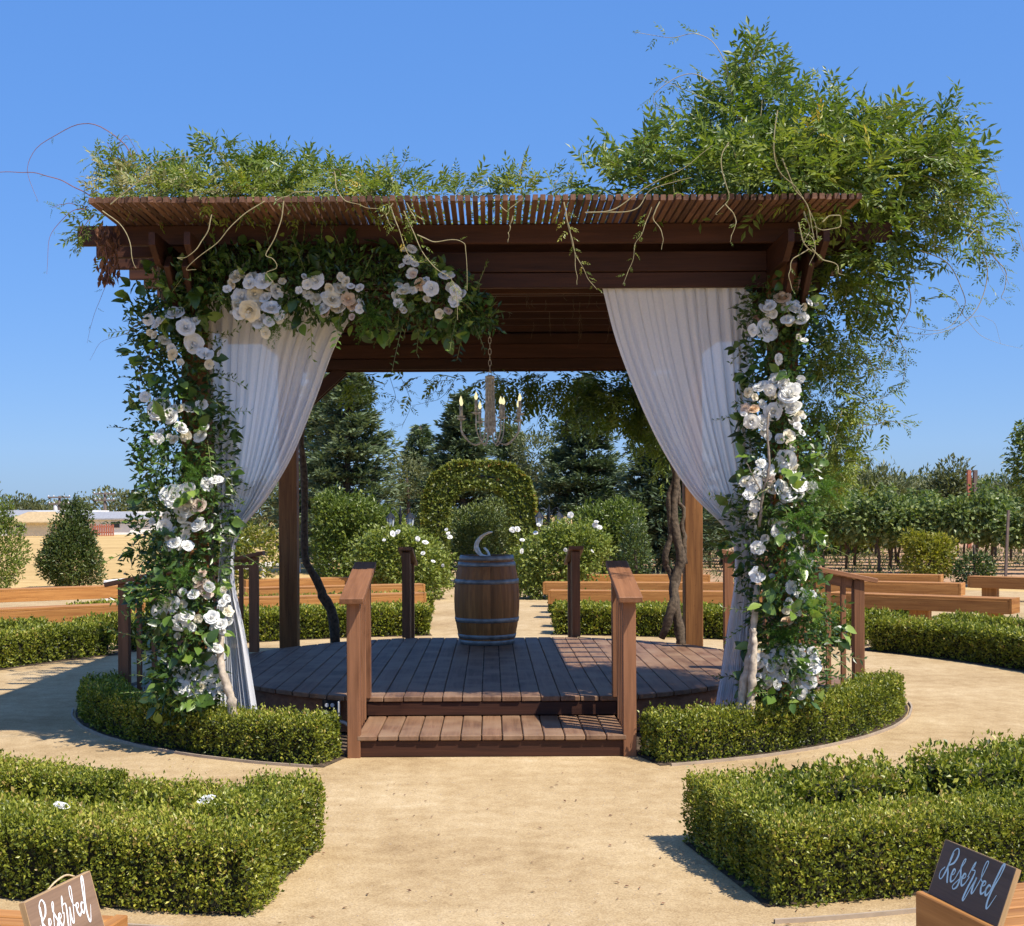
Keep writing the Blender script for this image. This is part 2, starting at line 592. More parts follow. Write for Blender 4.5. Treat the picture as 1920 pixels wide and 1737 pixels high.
def spline(pts, n=24):
    """Catmull-Rom through points"""
    p = np.asarray([tuple(q) for q in pts], float)
    p = np.vstack([2 * p[0] - p[1], p, 2 * p[-1] - p[-2]])
    out = []
    m = len(p) - 3
    for s in np.linspace(0, m - 1e-6, n):
        i = int(s)
        t = s - i
        a, b, c, d = p[i:i + 4]
        out.append(0.5 * (2 * b + (c - a) * t + (2 * a - 5 * b + 4 * c - d) * t * t + (3 * b - a - 3 * c + d) * t ** 3))
    return np.array(out)


def lathe(profile, seg=24, c=(0, 0, 0)):
    pr = np.asarray(profile, float)
    a = np.linspace(0, 2 * np.pi, seg, endpoint=False)
    v = np.stack([pr[:, None, 0] * np.cos(a), pr[:, None, 0] * np.sin(a), np.repeat(pr[:, 1:2], seg, 1)], -1).reshape(-1, 3) + np.array(c)
    n = len(pr)
    i, j = np.meshgrid(np.arange(n - 1), np.arange(seg), indexing='ij')
    i, j = i.ravel(), j.ravel()
    k = (j + 1) % seg
    f = np.stack([i * seg + j, i * seg + k, (i + 1) * seg + k, (i + 1) * seg + j], 1)
    return v, f


def unit(a):
    return a / (np.linalg.norm(a, axis=-1, keepdims=True) + 1e-9)


def rdir(n):
    return unit(rng.normal(size=(n, 3)))


def leaves(pos, d, nrm, L, W, fold=0.25):
    """diamond leaves folded on the midrib"""
    n = len(pos)
    d = unit(d)
    s = unit(np.cross(d, nrm))
    up = np.cross(s, d)
    L = np.broadcast_to(np.asarray(L, float), (n,))[:, None]
    W = np.broadcast_to(np.asarray(W, float), (n,))[:, None]
    mid = pos + d * L * 0.45
    lift = up * W * fold
    v = np.stack([pos, mid - s * W * 0.5 + lift, pos + d * L, mid + s * W * 0.5 + lift], 1).reshape(-1, 3)
    b = np.arange(n)[:, None] * 4
    f = np.concatenate([b + np.array([[0, 1, 2]]), b + np.array([[0, 2, 3]])])
    return v, f


def add_leaves(mb, pos, d, nrm, L, W, tint, mat=0, fold=0.25):
    v, f = leaves(pos, d, nrm, L, W, fold)
    mb.add(v, f, mat, np.repeat(np.clip(tint, 0, 1), 4))


def compound(mb, pos, d, nrm, L, tint, pairs=5, wide=0.24, mat=0, llen=0.34):
    """pinnate leaves: pairs of leaflets on a drooping midrib and one at the tip"""
    n = len(pos)
    d = unit(d)
    s = unit(np.cross(d, nrm))
    up = np.cross(s, d)
    L = np.broadcast_to(np.asarray(L, float), (n,))[:, None]
    for k in range(pairs + 1):
        t = 0.25 + 0.75 * k / pairs
        base = pos + d * L * t - up * L * 0.22 * t * t
        dd = unit(d - up * 0.44 * t)
        if k == pairs:
            sides = [None]
        else:
            sides = [-1, 1]
        for sg in sides:
            jit = rng.normal(size=(n, 3)) * 0.16
            ld = dd + jit if sg is None else dd * 0.65 + s * sg * 0.8 - up * 0.15 + jit
            ll = L[:, 0] * llen * (1.0 - 0.35 * abs(t - 0.55)) * rng.uniform(0.8, 1.15, n)
            add_leaves(mb, base, ld, up + rng.normal(size=(n, 3)) * 0.25, ll, ll * wide * 1.25, tint + rng.normal(size=n) * 0.06, mat)


def lump(p, s=1.0, seed=0):
    r = np.random.default_rng(seed)
    out = np.zeros(len(p))
    for k in range(7):
        w = r.normal(size=3) * s * (1 + 0.5 * k)
        out += np.sin(p @ w + r.uniform(0, 6.28)) / (1 + 0.35 * k)
    return out / 3.0


def blob(n, c, r, shell=0.55, seed=0, lumpy=0.25):
    d = rdir(n)
    rad = rng.uniform(shell ** 3, 1.0, n) ** (1 / 3)
    k = 1 + lumpy * lump(d * 2.0, 1.6, seed)
    p = d * (rad * k)[:, None] * np.asarray(r) + np.asarray(c)
    return p, d, rad


# ------------------------------------------------------------------ ground
def sheet(name, pts, z, mat, label=None):
    me = bpy.data.meshes.new(name)
    me.from_pydata([(x, y, z) for x, y in pts], [], [list(range(len(pts)))])
    me.materials.append(MAT[mat])
    o = bpy.data.objects.new(name, me)
    link(o)
    return setp(o, kind='structure', label=label)


sheet('ground', [(-1500, -60), (1500, -60), (1500, 3000), (-1500, 3000)], 0.0, 'dry_field', 'dry golden grass field running to the horizon')
circ = [(CX + 18.5 * math.sin(t), CY - 18.5 * math.cos(t)) for t in np.linspace(0, 2 * math.pi, 96, endpoint=False)]
sheet('gravel_court', circ, 0.004, 'sand', 'pale tan decomposed granite court around the pergola')
sheet('path', [(-1.3, 29.5), (1.3, 29.5), (1.3, 46), (-1.3, 46)], 0.004, 'sand', 'granite path leading through the far archway')
sheet('vineyard_ground', [(3.0, 30.2), (60, 20), (90, 60), (60, 110), (3.0, 95)], 0.006, 'vineyard_earth', 'reddish bare earth between the vine rows')


def arc_sheet(name, a0, a1, r0, r1, z, mat, label):
    n = max(6, int(abs(a1 - a0) / 3))
    A = np.linspace(a0, a1, n)
    v = [pol(a, r0, z) for a in A] + [pol(a, r1, z) for a in A]
    f = [(i, i + 1, n + i + 1, n + i) for i in range(n - 1)]
    me = bpy.data.meshes.new(name)
    me.from_pydata([tuple(p) for p in v], [], f)
    me.materials.append(MAT[mat])
    o = bpy.data.objects.new(name, me)
    link(o)
    return setp(o, kind='structure', label=label)


arc_sheet('planting_bed', 17.5, 342.5, 2.3, 3.66, 0.008, 'mulch', 'dark soil bed between the deck and its curved edging')

# ------------------------------------------------------------------ deck, stairs, railings
R_DECK, R_FLAT, HALF = 2.5, 2.32, 0.94
deck = thing('deck', (CX, CY, 0), 'round reddish timber deck under the pergola, boards running front to back', 'deck')
pitch = 0.1465


def deck_half(x):
    x = abs(x)
    if x <= HALF:
        return R_FLAT
    if x >= R_DECK:
        return 0
    return math.sqrt(max(0, R_DECK ** 2 - x * x))


nb = 16
for i in range(-nb, nb + 1):
    x0, x1 = i * pitch - 0.0705, i * pitch + 0.0705
    if max(abs(x0), abs(x1)) > 2.44:
        continue
    h0, h1 = deck_half(x0), deck_half(x1)
    j0, j1 = random.uniform(-0.006, 0.006), random.uniform(-0.006, 0.006)
    zt = random.uniform(-0.0015, 0.0015)
    bm = bmesh.new()
    # local X = world Y (length), so the grain follows the board
    pts = [(-h0 + j0, x0), (h0 + j1, x0), (h1 + j1, x1), (-h1 + j0, x1)]
    lo = [bm.verts.new((a, -(b - i * pitch), -0.038)) for a, b in pts]
    hi = [bm.verts.new((a, -(b - i * pitch), 0.0)) for a, b in pts]
    bm.faces.new(lo)
    bm.faces.new(hi[::-1])
    for k in range(4):
        bm.faces.new((lo[k], hi[k], hi[(k + 1) % 4], lo[(k + 1) % 4]))
    bmesh.ops.recalc_face_normals(bm, faces=bm.faces)
    bmesh.ops.bevel(bm, geom=list(bm.edges), offset=0.005, segments=1, affect='EDGES')
    me = bpy.data.meshes.new('board')
    bm.to_mesh(me)
    bm.free()
    me.materials.append(MAT['deck_wood'])
    wm = Matrix.Translation((CX + i * pitch, CY, 0.30 + zt)) @ Matrix.Rotation(math.pi / 2, 4, 'Z')
    link(bpy.data.objects.new('board', me), wm, deck)
# curved fascia between the stairs, four quarters
for q in range(4):
    mb = MB()
    A = np.linspace(90 * q + 23, 90 * q + 67, 14)
    ring = []
    for a in A:
        for r, z in ((2.455, 0.02), (2.455, 0.255), (2.42, 0.255), (2.42, 0.02)):
            ring.append(tuple(pol(a, r, z)))
    f = []
    for i in range(13):
        for k in range(4):
            f.append((i * 4 + k, (i + 1) * 4 + k, (i + 1) * 4 + (k + 1) % 4, i * 4 + (k + 1) % 4))
    mb.add(ring, np.array(f))
    mb.build('fascia', 'fascia_wood', deck)
# dark joists under the boards so that the gaps look into shade
for j in range(-5, 6):
    y = j * 0.41
    hw = math.sqrt(2.38 ** 2 - y * y)
    beam('joist', (CX - hw, CY + y, 0.18), (CX + hw, CY + y, 0.18), 0.045, 0.14, 'redwood', deck)


def make_stair():
    st = thing('stair', (CX, CY, 0), '', 'steps')
    n = 13
    for i in range(n):
        x = (i - (n - 1) / 2) * 0.1415
        w = 0.135
        beam('tread_board', (CX + x, CY - 2.31, 0.137 + random.uniform(-.001, .001)), (CX + x, CY - 3.165 + random.uniform(-.004, .004), 0.137), w, 0.036, 'deck_wood', st, bev=0.006)
    beam('riser', (CX - 0.97, CY - 3.125, 0.062), (CX + 0.97, CY - 3.125, 0.062), 0.035, 0.112, 'redwood', st)
    beam('riser', (CX - 0.93, CY - 2.29, 0.208), (CX + 0.93, CY - 2.29, 0.208), 0.03, 0.1, 'redwood', st)
    for s in (-1, 1):
        beam('stringer', (CX + s * 0.952, CY - 2.32, 0.064), (CX + s * 0.952, CY - 3.10, 0.064), 0.036, 0.105, 'redwood', st)
    return st


def make_railing(s):
    r = thing('railing', (CX + s * 0.94, CY - 2.8, 0), '', 'railing')
    x = CX + s * 0.938
    yb, yf = CY - 2.36, CY - 3.12
    cap0 = Vector((x, CY - 3.27, 1.075))
    cap1 = Vector((x, CY - 2.26, 1.285))
    sl = (cap1.z - cap0.z) / (cap1.y - cap0.y)

    def capz(y):
        return cap0.z + (y - cap0.y) * sl - 0.022
    beam('post', (x, yf, 0.0), (x, yf, capz(yf)), 0.089, 0.089, 'rail_wood', r, up=(1, 0, 0))
    beam('post', (x, yb, 0.301), (x, yb, capz(yb)), 0.089, 0.089, 'rail_wood', r, up=(1, 0, 0))
    for k in range(5):
        y = yf + (yb - yf) * (k + 1) / 6.0
        beam('baluster', (x, y, 0.157), (x, y, capz(y)), 0.04, 0.04, 'rail_wood', r, up=(1, 0, 0), bev=0.003)
    beam('cap', cap0, cap1, 0.16, 0.04, 'rail_wood', r)
    beam('upper_rail', (x, yf + .05, capz(yf + .05) - 0.045), (x, yb - .05, capz(yb - .05) - 0.045), 0.034, 0.085, 'rail_wood', r)
    return r


stair0 = make_stair()
rail_l = make_railing(-1)
rail_r = make_railing(1)
names = ['front', 'right', 'back', 'left']
lab_st = ['wide two-board-high front timber step facing the sandy path', 'timber step on the right of the deck behind the rose column',
          'timber step at the back of the deck behind the barrel', 'timber step on the left of the deck behind the rose column']
lab_r = [('sunlit front step railing with sloping cap, left of the steps', 'front step railing with sloping cap and shaded balusters, right of the steps'),
         ('brown railing end standing beside the white roses at right', 'railing top half hidden behind the right drape'),
         ('dark back railing post right of the barrel', 'dark back railing post left of the barrel'),
         ('railing half hidden behind the left rose column', 'dark railing post standing left of the left rose column')]
for q in range(4):
    M = Matrix.Translation((CX, CY, 0)) @ Matrix.Rotation(q * math.pi / 2, 4, 'Z') @ Matrix.Translation((-CX, -CY, 0))
    if q == 0:
        stair0['label'] = lab_st[0]
        stair0['group'] = 'timber steps around the deck'
        rail_l['label'], rail_r['label'] = lab_r[0]
        rail_l['group'] = rail_r['group'] = 'step railings around the deck'
    else:
        copy_tree(stair0, M @ WM[stair0.name], lab_st[q])
        copy_tree(rail_l, M @ WM[rail_l.name], lab_r[q][0])
        copy_tree(rail_r, M @ WM[rail_r.name], lab_r[q][1])

# electrical outlet on the deck fascia with its conduit
po = Vector((-1.215, CY - math.sqrt(2.455 ** 2 - 1.215 ** 2) - 0.03, 0.192))
outl = thing('power_outlet', po, 'black outdoor power outlet box on the deck side by the left hedge', 'outlet')
mb = MB(); v, f = boxv(po, (0.125, 0.05, 0.135)); mb.add(v, f); mb.build('box', 'black_plastic', outl)
for dx in (-0.028, 0.014):
    for dz in (0.03, -0.028):
        if dx > 0 and dz < 0:
            continue
        mb = MB()
        a = np.linspace(0, 2 * np.pi, 12, endpoint=False)
        v, f = lathe([(0.0, 0.03), (0.014, 0.03), (0.016, 0.026), (0.016, 0.0)], 12)
        v = np.stack([v[:, 0], -v[:, 2], v[:, 1]], 1) + np.array(po) + np.array([dx, 0, dz])
        mb.add(v, f); mb.build('socket', 'white_plastic', outl)
beam('lid', po + Vector((0.07, -0.075, -0.05)), po + Vector((0.07, -0.075, 0.07)), 0.012, 0.1, 'white_plastic', outl, up=(0, 1, 0))
mb = MB()
v, f = tube(spline([po + Vector((0.02, -0.03, -0.07)), po + Vector((0.06, -0.05, -0.085)), po + Vector((0.13, -0.1, -0.10)), po + Vector((0.2, -0.16, -0.17))], 10), 0.014, 8)
mb.add(v, f); mb.build('conduit', 'grey_pipe', outl, smooth=True)

# ------------------------------------------------------------------ pergola
PX, PYF, PYB = 2.14, 9.47, 13.74
perg = thing('pergola', (0, (PYF + PYB) / 2, 0), 'large dark redwood pergola with slatted flat roof over the deck', 'pergola')
for sx in (-1, 1):
    for y in (PYF, PYB):
        beam('post', (sx * PX, y, 0.0), (sx * PX, y, 3.565), 0.19, 0.19, 'post_wood', perg, up=(1, 0, 0), bev=0.008)
    for o in (-0.118, 0.118):
        x = sx * PX + o
        # doubled side beams with bevelled tails towards the viewer
        bm = bmesh.new()
        y0, y1, z0, z1 = 8.66, 14.55, 3.37, 3.555
        prof = [(y0, z1), (y0, z0 + 0.10), (y0 + 0.16, z0), (y1 - 0.16, z0), (y1, z0 + 0.10), (y1, z1)]
        ym, zm = (y0 + y1) / 2, (z0 + z1) / 2
        a = [bm.verts.new((py - ym, -0.021, pz - zm)) for py, pz in prof]
        b = [bm.verts.new((py - ym, 0.021, pz - zm)) for py, pz in prof]
        bm.faces.new(a); bm.faces.new(b[::-1])
        for k in range(6):
            bm.faces.new((a[k], b[k], b[(k + 1) % 6], a[(k + 1) % 6]))
        bmesh.ops.recalc_face_normals(bm, faces=bm.faces)
        me = bpy.data.meshes.new('side_beam'); bm.to_mesh(me); bm.free()
        me.materials.append(MAT['redwood'])
        link(bpy.data.objects.new('side_beam', me), Matrix.Translation((x, ym, zm)) @ Matrix.Rotation(math.pi / 2, 4, 'Z'), perg)
    # knee braces
    for o in (-0.06, 0.06):
        beam('knee_brace', (sx * PX + o, PYF - 0.09, 2.92), (sx * PX + o, 8.86, 3.40), 0.04, 0.12, 'redwood', perg)
        beam('knee_brace', (sx * PX + o, PYB + 0.09, 2.92), (sx * PX + o, 14.35, 3.40), 0.04, 0.12, 'redwood', perg)
        beam('knee_brace', (sx * (PX - 0.09), PYB + o, 2.75), (sx * (PX - 0.58), PYB + o, 3.2), 0.04, 0.12, 'redwood', perg)
# headers across front and back: two stacked boards on each face of the posts
for y, zb in ((PYF, 3.285), (PYB, 3.185)):
    for o in (-0.118, 0.118):
        hw = PX - 0.14
        beam('header', (-hw, y + o, zb + 0.055), (hw, y + o, zb + 0.055), 0.04, 0.11, 'redwood', perg)
        beam('header', (-hw, y + o - 0.006, zb + 0.187), (hw, y + o - 0.006, zb + 0.187), 0.05, 0.145, 'redwood', perg)
for o in (-0.118, 0.118):
    beam('header', (-PX + 0.14, PYB + o, 3.50), (PX - 0.14, PYB + o, 3.50), 0.04, 0.11, 'redwood', perg)
# rafters across
ys = [9.13 + k * 0.435 for k in range(13)]
for y in ys:
    beam('rafter', (-2.90, y, 3.63), (2.84, y, 3.63), 0.042, 0.14, 'redwood', perg, bev=0.006)
# roof slats
k = 0
x = -2.60
while x < 2.42:
    y0 = 8.45 + random.uniform(-0.015, 0.015)
    beam('slat', (x, y0, 3.72), (x + random.uniform(-.004, .004), 14.62, 3.72), 0.033, 0.037, 'slat_wood', perg, bev=0)
    x += 0.0492
    k += 1

# ------------------------------------------------------------------ drapes
def drape(name, label, ledge, redge, bl, br, D, folds, seed):
    """ledge/redge: lists of (x_px, y_px) from the header to the tie; bl/br: below the tie"""
    nU, nV = 150, 110
    L = spline([(a, b, 0) for a, b in ledge + bl], nV)
    R = spline([(a, b, 0) for a, b in redge + br], nV)
    r = np.random.default_rng(seed)
    ph = r.uniform(0, 6.28, 8)
    U = np.linspace(0, 1, nU)
    verts = np.zeros((nV, nU, 3))
    for i in range(nV):
        w = abs(R[i, 0] - L[i, 0]) / F * D
        uu = U + 0.018 * np.sin(U * 9 + ph[0]) + 0.012 * np.sin(U * 23 + ph[1] + i * 0.02)
        x = L[i, 0] + (R[i, 0] - L[i, 0]) * uu
        y = L[i, 1] + (R[i, 1] - L[i, 1]) * uu
        amp = 0.035 + 0.03 * min(1.0, 0.5 / (w + 0.15))
        v = i / (nV - 1)
        fold = np.sin(U * folds * 6.283 + ph[2] + 0.8 * np.sin(3 * v + ph[3])) + 0.45 * np.sin(U * folds * 2.3 * 6.283 + ph[4] + 1.4 * v) + 0.25 * np.sin(U * 5 * folds * 6.283 + ph[5])
        shape = amp * fold * (0.6 + 0.4 * np.sin(U * 5 + ph[6])) * (0.45 + 0.55 * min(1, v * 3))
        Dd = D + shape
        # sideways sway of the folds
        x = x + (0.010 * np.cos(U * folds * 6.283 + ph[2]) * F / D) * min(1.0, w)
        verts[i, :, 0] = (x - VX) / F * D
        verts[i, :, 1] = Dd
        verts[i, :, 2] = H - (y - VY) / F * D
    i, j = np.meshgrid(np.arange(nV - 1), np.arange(nU - 1), indexing='ij')
    i, j = i.ravel(), j.ravel()
    f = np.stack([i * nU + j, i * nU + j + 1, (i + 1) * nU + j + 1, (i + 1) * nU + j], 1)
    mb = MB()
    mb.add(verts.reshape(-1, 3), f)
    o = mb.build(name, 'sheer', None, True)
    return setp(o, label, 'drape', 'sheer drapes on the pergola front')


DR = 9.40
drape('drape', 'sheer white drape tied back to the right front post',
      [(1124, 540), (1150, 640), (1190, 745), (1238, 845), (1295, 930), (1366, 1004)], [(1412, 538), (1414, 650), (1414, 760), (1416, 850), (1416, 930), (1414, 1004)],
      [(1378, 1080), (1362, 1190), (1350, 1270), (1338, 1338)], [(1412, 1080), (1406, 1190), (1402, 1270), (1398, 1338)], DR, 15, 3)
drape('drape', 'sheer white drape tied back to the left front post',
      [(396, 545), (400, 640), (404, 750), (408, 850), (412, 930), (418, 1000)], [(690, 545), (632, 640), (592, 745), (548, 850), (500, 930), (446, 1000)],
      [(412, 1080), (406, 1190), (402, 1270), (398, 1362)], [(436, 1080), (456, 1190), (468, 1270), (482, 1362)], DR, 13, 5)

# ------------------------------------------------------------------ barrel and the sculpture on it
bc = Vector((-0.045, 13.62, 0.301))
barrel = thing('barrel', bc, 'oak wine barrel with grey steel hoops standing on the deck', 'barrel')


def brad(z):
    return 0.345 - 0.068 * ((z - 0.46) / 0.46) ** 2


zs = np.linspace(0, 0.925, 11)
nst = 26
mb = MB()
aw = math.pi / nst * 0.985
ring = []
for z in zs:
    r = brad(z)
    for a, dr in ((-aw, -0.003), (0, 0), (aw, -0.003), (aw, -0.03), (-aw, -0.03)):
        # local X along the height so the grain runs up the stave
        ring.append((z, (r + dr) * math.sin(a), (r + dr) * math.cos(a)))
f = []
for i in range(10):
    for k in range(5):
        f.append((i * 5 + k, i * 5 + (k + 1) % 5, (i + 1) * 5 + (k + 1) % 5, (i + 1) * 5 + k))
mb.add(ring, [np.array(f), np.array([[4, 3, 2, 1, 0], [50, 51, 52, 53, 54]])])
sm = mb.mesh('stave', 'barrel_oak')
Rst = Matrix(((0, 1, 0, 0), (0, 0, -1, 0), (1, 0, 0, 0), (0, 0, 0, 1)))
Rst = Matrix(((0, 1, 0, 0), (0, 0, 1, 0), (1, 0, 0, 0), (0, 0, 0, 1)))
for k in range(nst):
    o = bpy.data.objects.new('stave', sm)
    link(o, Matrix.Translation(bc) @ Matrix.Rotation(2 * math.pi * k / nst, 4, 'Z') @ Rst, barrel)
for z0, z1 in ((0.878, 0.928), (0.815, 0.858), (0.635, 0.682), (0.235, 0.282), (0.066, 0.108), (-0.0005, 0.05)):
    mb = MB()
    v, f = lathe([(brad(z0) - 0.006, z0), (brad(z0) + 0.0045, z0), (brad((z0 + z1) / 2) + 0.005, (z0 + z1) / 2), (brad(z1) + 0.0045, z1), (brad(z1) - 0.006, z1)], 40, tuple(bc))
    mb.add(v, f)
    mb.build('hoop', 'hoop_steel', barrel, True)
mb = MB(); v, f = lathe([(0.0, 0.895), (0.262, 0.895)], 32, tuple(bc)); mb.add(v, f); mb.build('head', 'barrel_oak', barrel)

scp = Vector((bc.x - 0.02, bc.y - 0.02, 0.301 + 0.897))
scu = thing('sundial', scp, 'small pale metal open ring sundial on top of the barrel', 'sundial')


def band(name, pts, width, th, wid_dir):
    p = spline(pts, 26)
    n = len(p)
    t = unit(np.gradient(p, axis=0))
    w = np.array(wid_dir, float)
    nrm = unit(np.cross(t, w))
    ws = np.linspace(1, 1, n)[:, None] * width / 2
    v = np.stack([p - w * ws - nrm * th / 2, p + w * ws - nrm * th / 2, p + w * ws + nrm * th / 2, p - w * ws + nrm * th / 2], 1).reshape(-1, 3)
    f = []
    for i in range(n - 1):
        for k in range(4):
            f.append((i * 4 + k, (i + 1) * 4 + k, (i + 1) * 4 + (k + 1) % 4, i * 4 + (k + 1) % 4))
    mb = MB()
    mb.add(v, [np.array(f), np.array([[0, 1, 2, 3], [n * 4 - 1, n * 4 - 2, n * 4 - 3, n * 4 - 4]])])
    return mb.build(name, 'pewter', scu, True)


wd = unit(np.array([0.55, 0.83, 0.0]))
q = lambda x, z: (scp.x + x, scp.y, scp.z + z)
band('hour_band', [q(0.045, 0.02), q(-0.03, 0.03), q(-0.085, 0.09), q(-0.075, 0.17), q(-0.02, 0.235), q(0.065, 0.275)], 0.07, 0.012, wd)
band('gnomon_band', [q(-0.07, 0.11), q(-0.045, 0.05), q(0.0, 0.02), q(0.045, 0.025), q(0.03, 0.07), q(-0.005, 0.11)], 0.035, 0.010, wd)
mb = MB(); v, f = lathe([(0.0, 0.018), (0.07, 0.018), (0.085, 0.001)], 24, tuple(scp)); mb.add(v, f); mb.build('base', 'pewter', scu, True)

# ------------------------------------------------------------------ chandelier
cc = Vector((0.0, 11.95, 2.30))
ch = thing('chandelier', cc, 'weathered metal chandelier with candle bulbs hanging under the pergola', 'chandelier')
mb = MB()
v, f = lathe([(0.0, 0.08), (0.02, 0.09), (0.05, 0.13), (0.052, 0.165), (0.035, 0.18), (0.034, 0.21), (0.028, 0.40), (0.022, 0.60), (0.026, 0.605), (0.042, 0.61), (0.045, 0.63), (0.02, 0.64), (0.0, 0.645)], 16, tuple(cc))
mb.add(v, f); mb.build('body', 'chandelier_metal', ch, True)
for k in range(10):
    a = k * 0.628
    mb = MB()
    p = spline([cc + Vector((0.05 * math.cos(a), 0.05 * math.sin(a), 0.17)), cc + Vector((0.038 * math.cos(a), 0.038 * math.sin(a), 0.4)), cc + Vector((0.036 * math.cos(a), 0.036 * math.sin(a), 0.61))], 10)
    v, f = tube(p, 0.006, 5)
    mb.add(v, f); mb.build('flute', 'chandelier_metal', ch)
for k in range(8):
    a = k * math.pi / 4 + 0.35
    ca, sa = math.cos(a), math.sin(a)
    lift = 0.04 * (k % 2)
    rr = 0.28 + 0.02 * (k % 2)
    g = lambda r, z: cc + Vector((r * ca, r * sa, z))
    mb = MB()
    v, f = tube(spline([g(0.05, 0.14), g(0.07, 0.05), g(0.13, 0.0), g(0.20, 0.02), g(rr - .005, 0.12), g(rr, 0.22 + lift)], 18), 0.006, 6)
    mb.add(v, f); arm = mb.build('arm', 'chandelier_metal', ch, True)
    mb = MB(); v, f = lathe([(0.0, 0.0), (0.022, 0.004), (0.045, 0.022), (0.042, 0.022), (0.0, 0.012)], 14, tuple(g(rr, 0.215 + lift))); mb.add(v, f); mb.build('drip_cup', 'chandelier_metal', arm, True)
    mb = MB(); v, f = lathe([(0.0, 0.0), (0.013, 0.0), (0.013, 0.12), (0.0, 0.12)], 10, tuple(g(rr, 0.23 + lift))); mb.add(v, f); mb.build('candle', 'chandelier_metal', arm, True)
    mb = MB(); v, f = lathe([(0.0, 0.0), (0.010, 0.004), (0.017, 0.025), (0.012, 0.045), (0.003, 0.07), (0.0, 0.075)], 10, tuple(g(rr, 0.35 + lift))); mb.add(v, f); mb.build('bulb', 'bulb_glow', arm, True)
mb = MB()
for i in range(24):
    z = 0.65 + i * 0.052
    a = np.linspace(0, 2 * np.pi, 10, endpoint=False)
    o = (i % 2) * math.pi / 2
    pts = np.stack([0.013 * np.cos(a) * math.cos(o), 0.013 * np.cos(a) * math.sin(o), z + 0.032 * np.sin(a)], 1) + np.array(cc)
    pts = np.vstack([pts, pts[:1]])
    v, f = tube(pts, 0.0026, 4, False)
    mb.add(v, f)
mb.build('chain', 'chandelier_metal', ch)

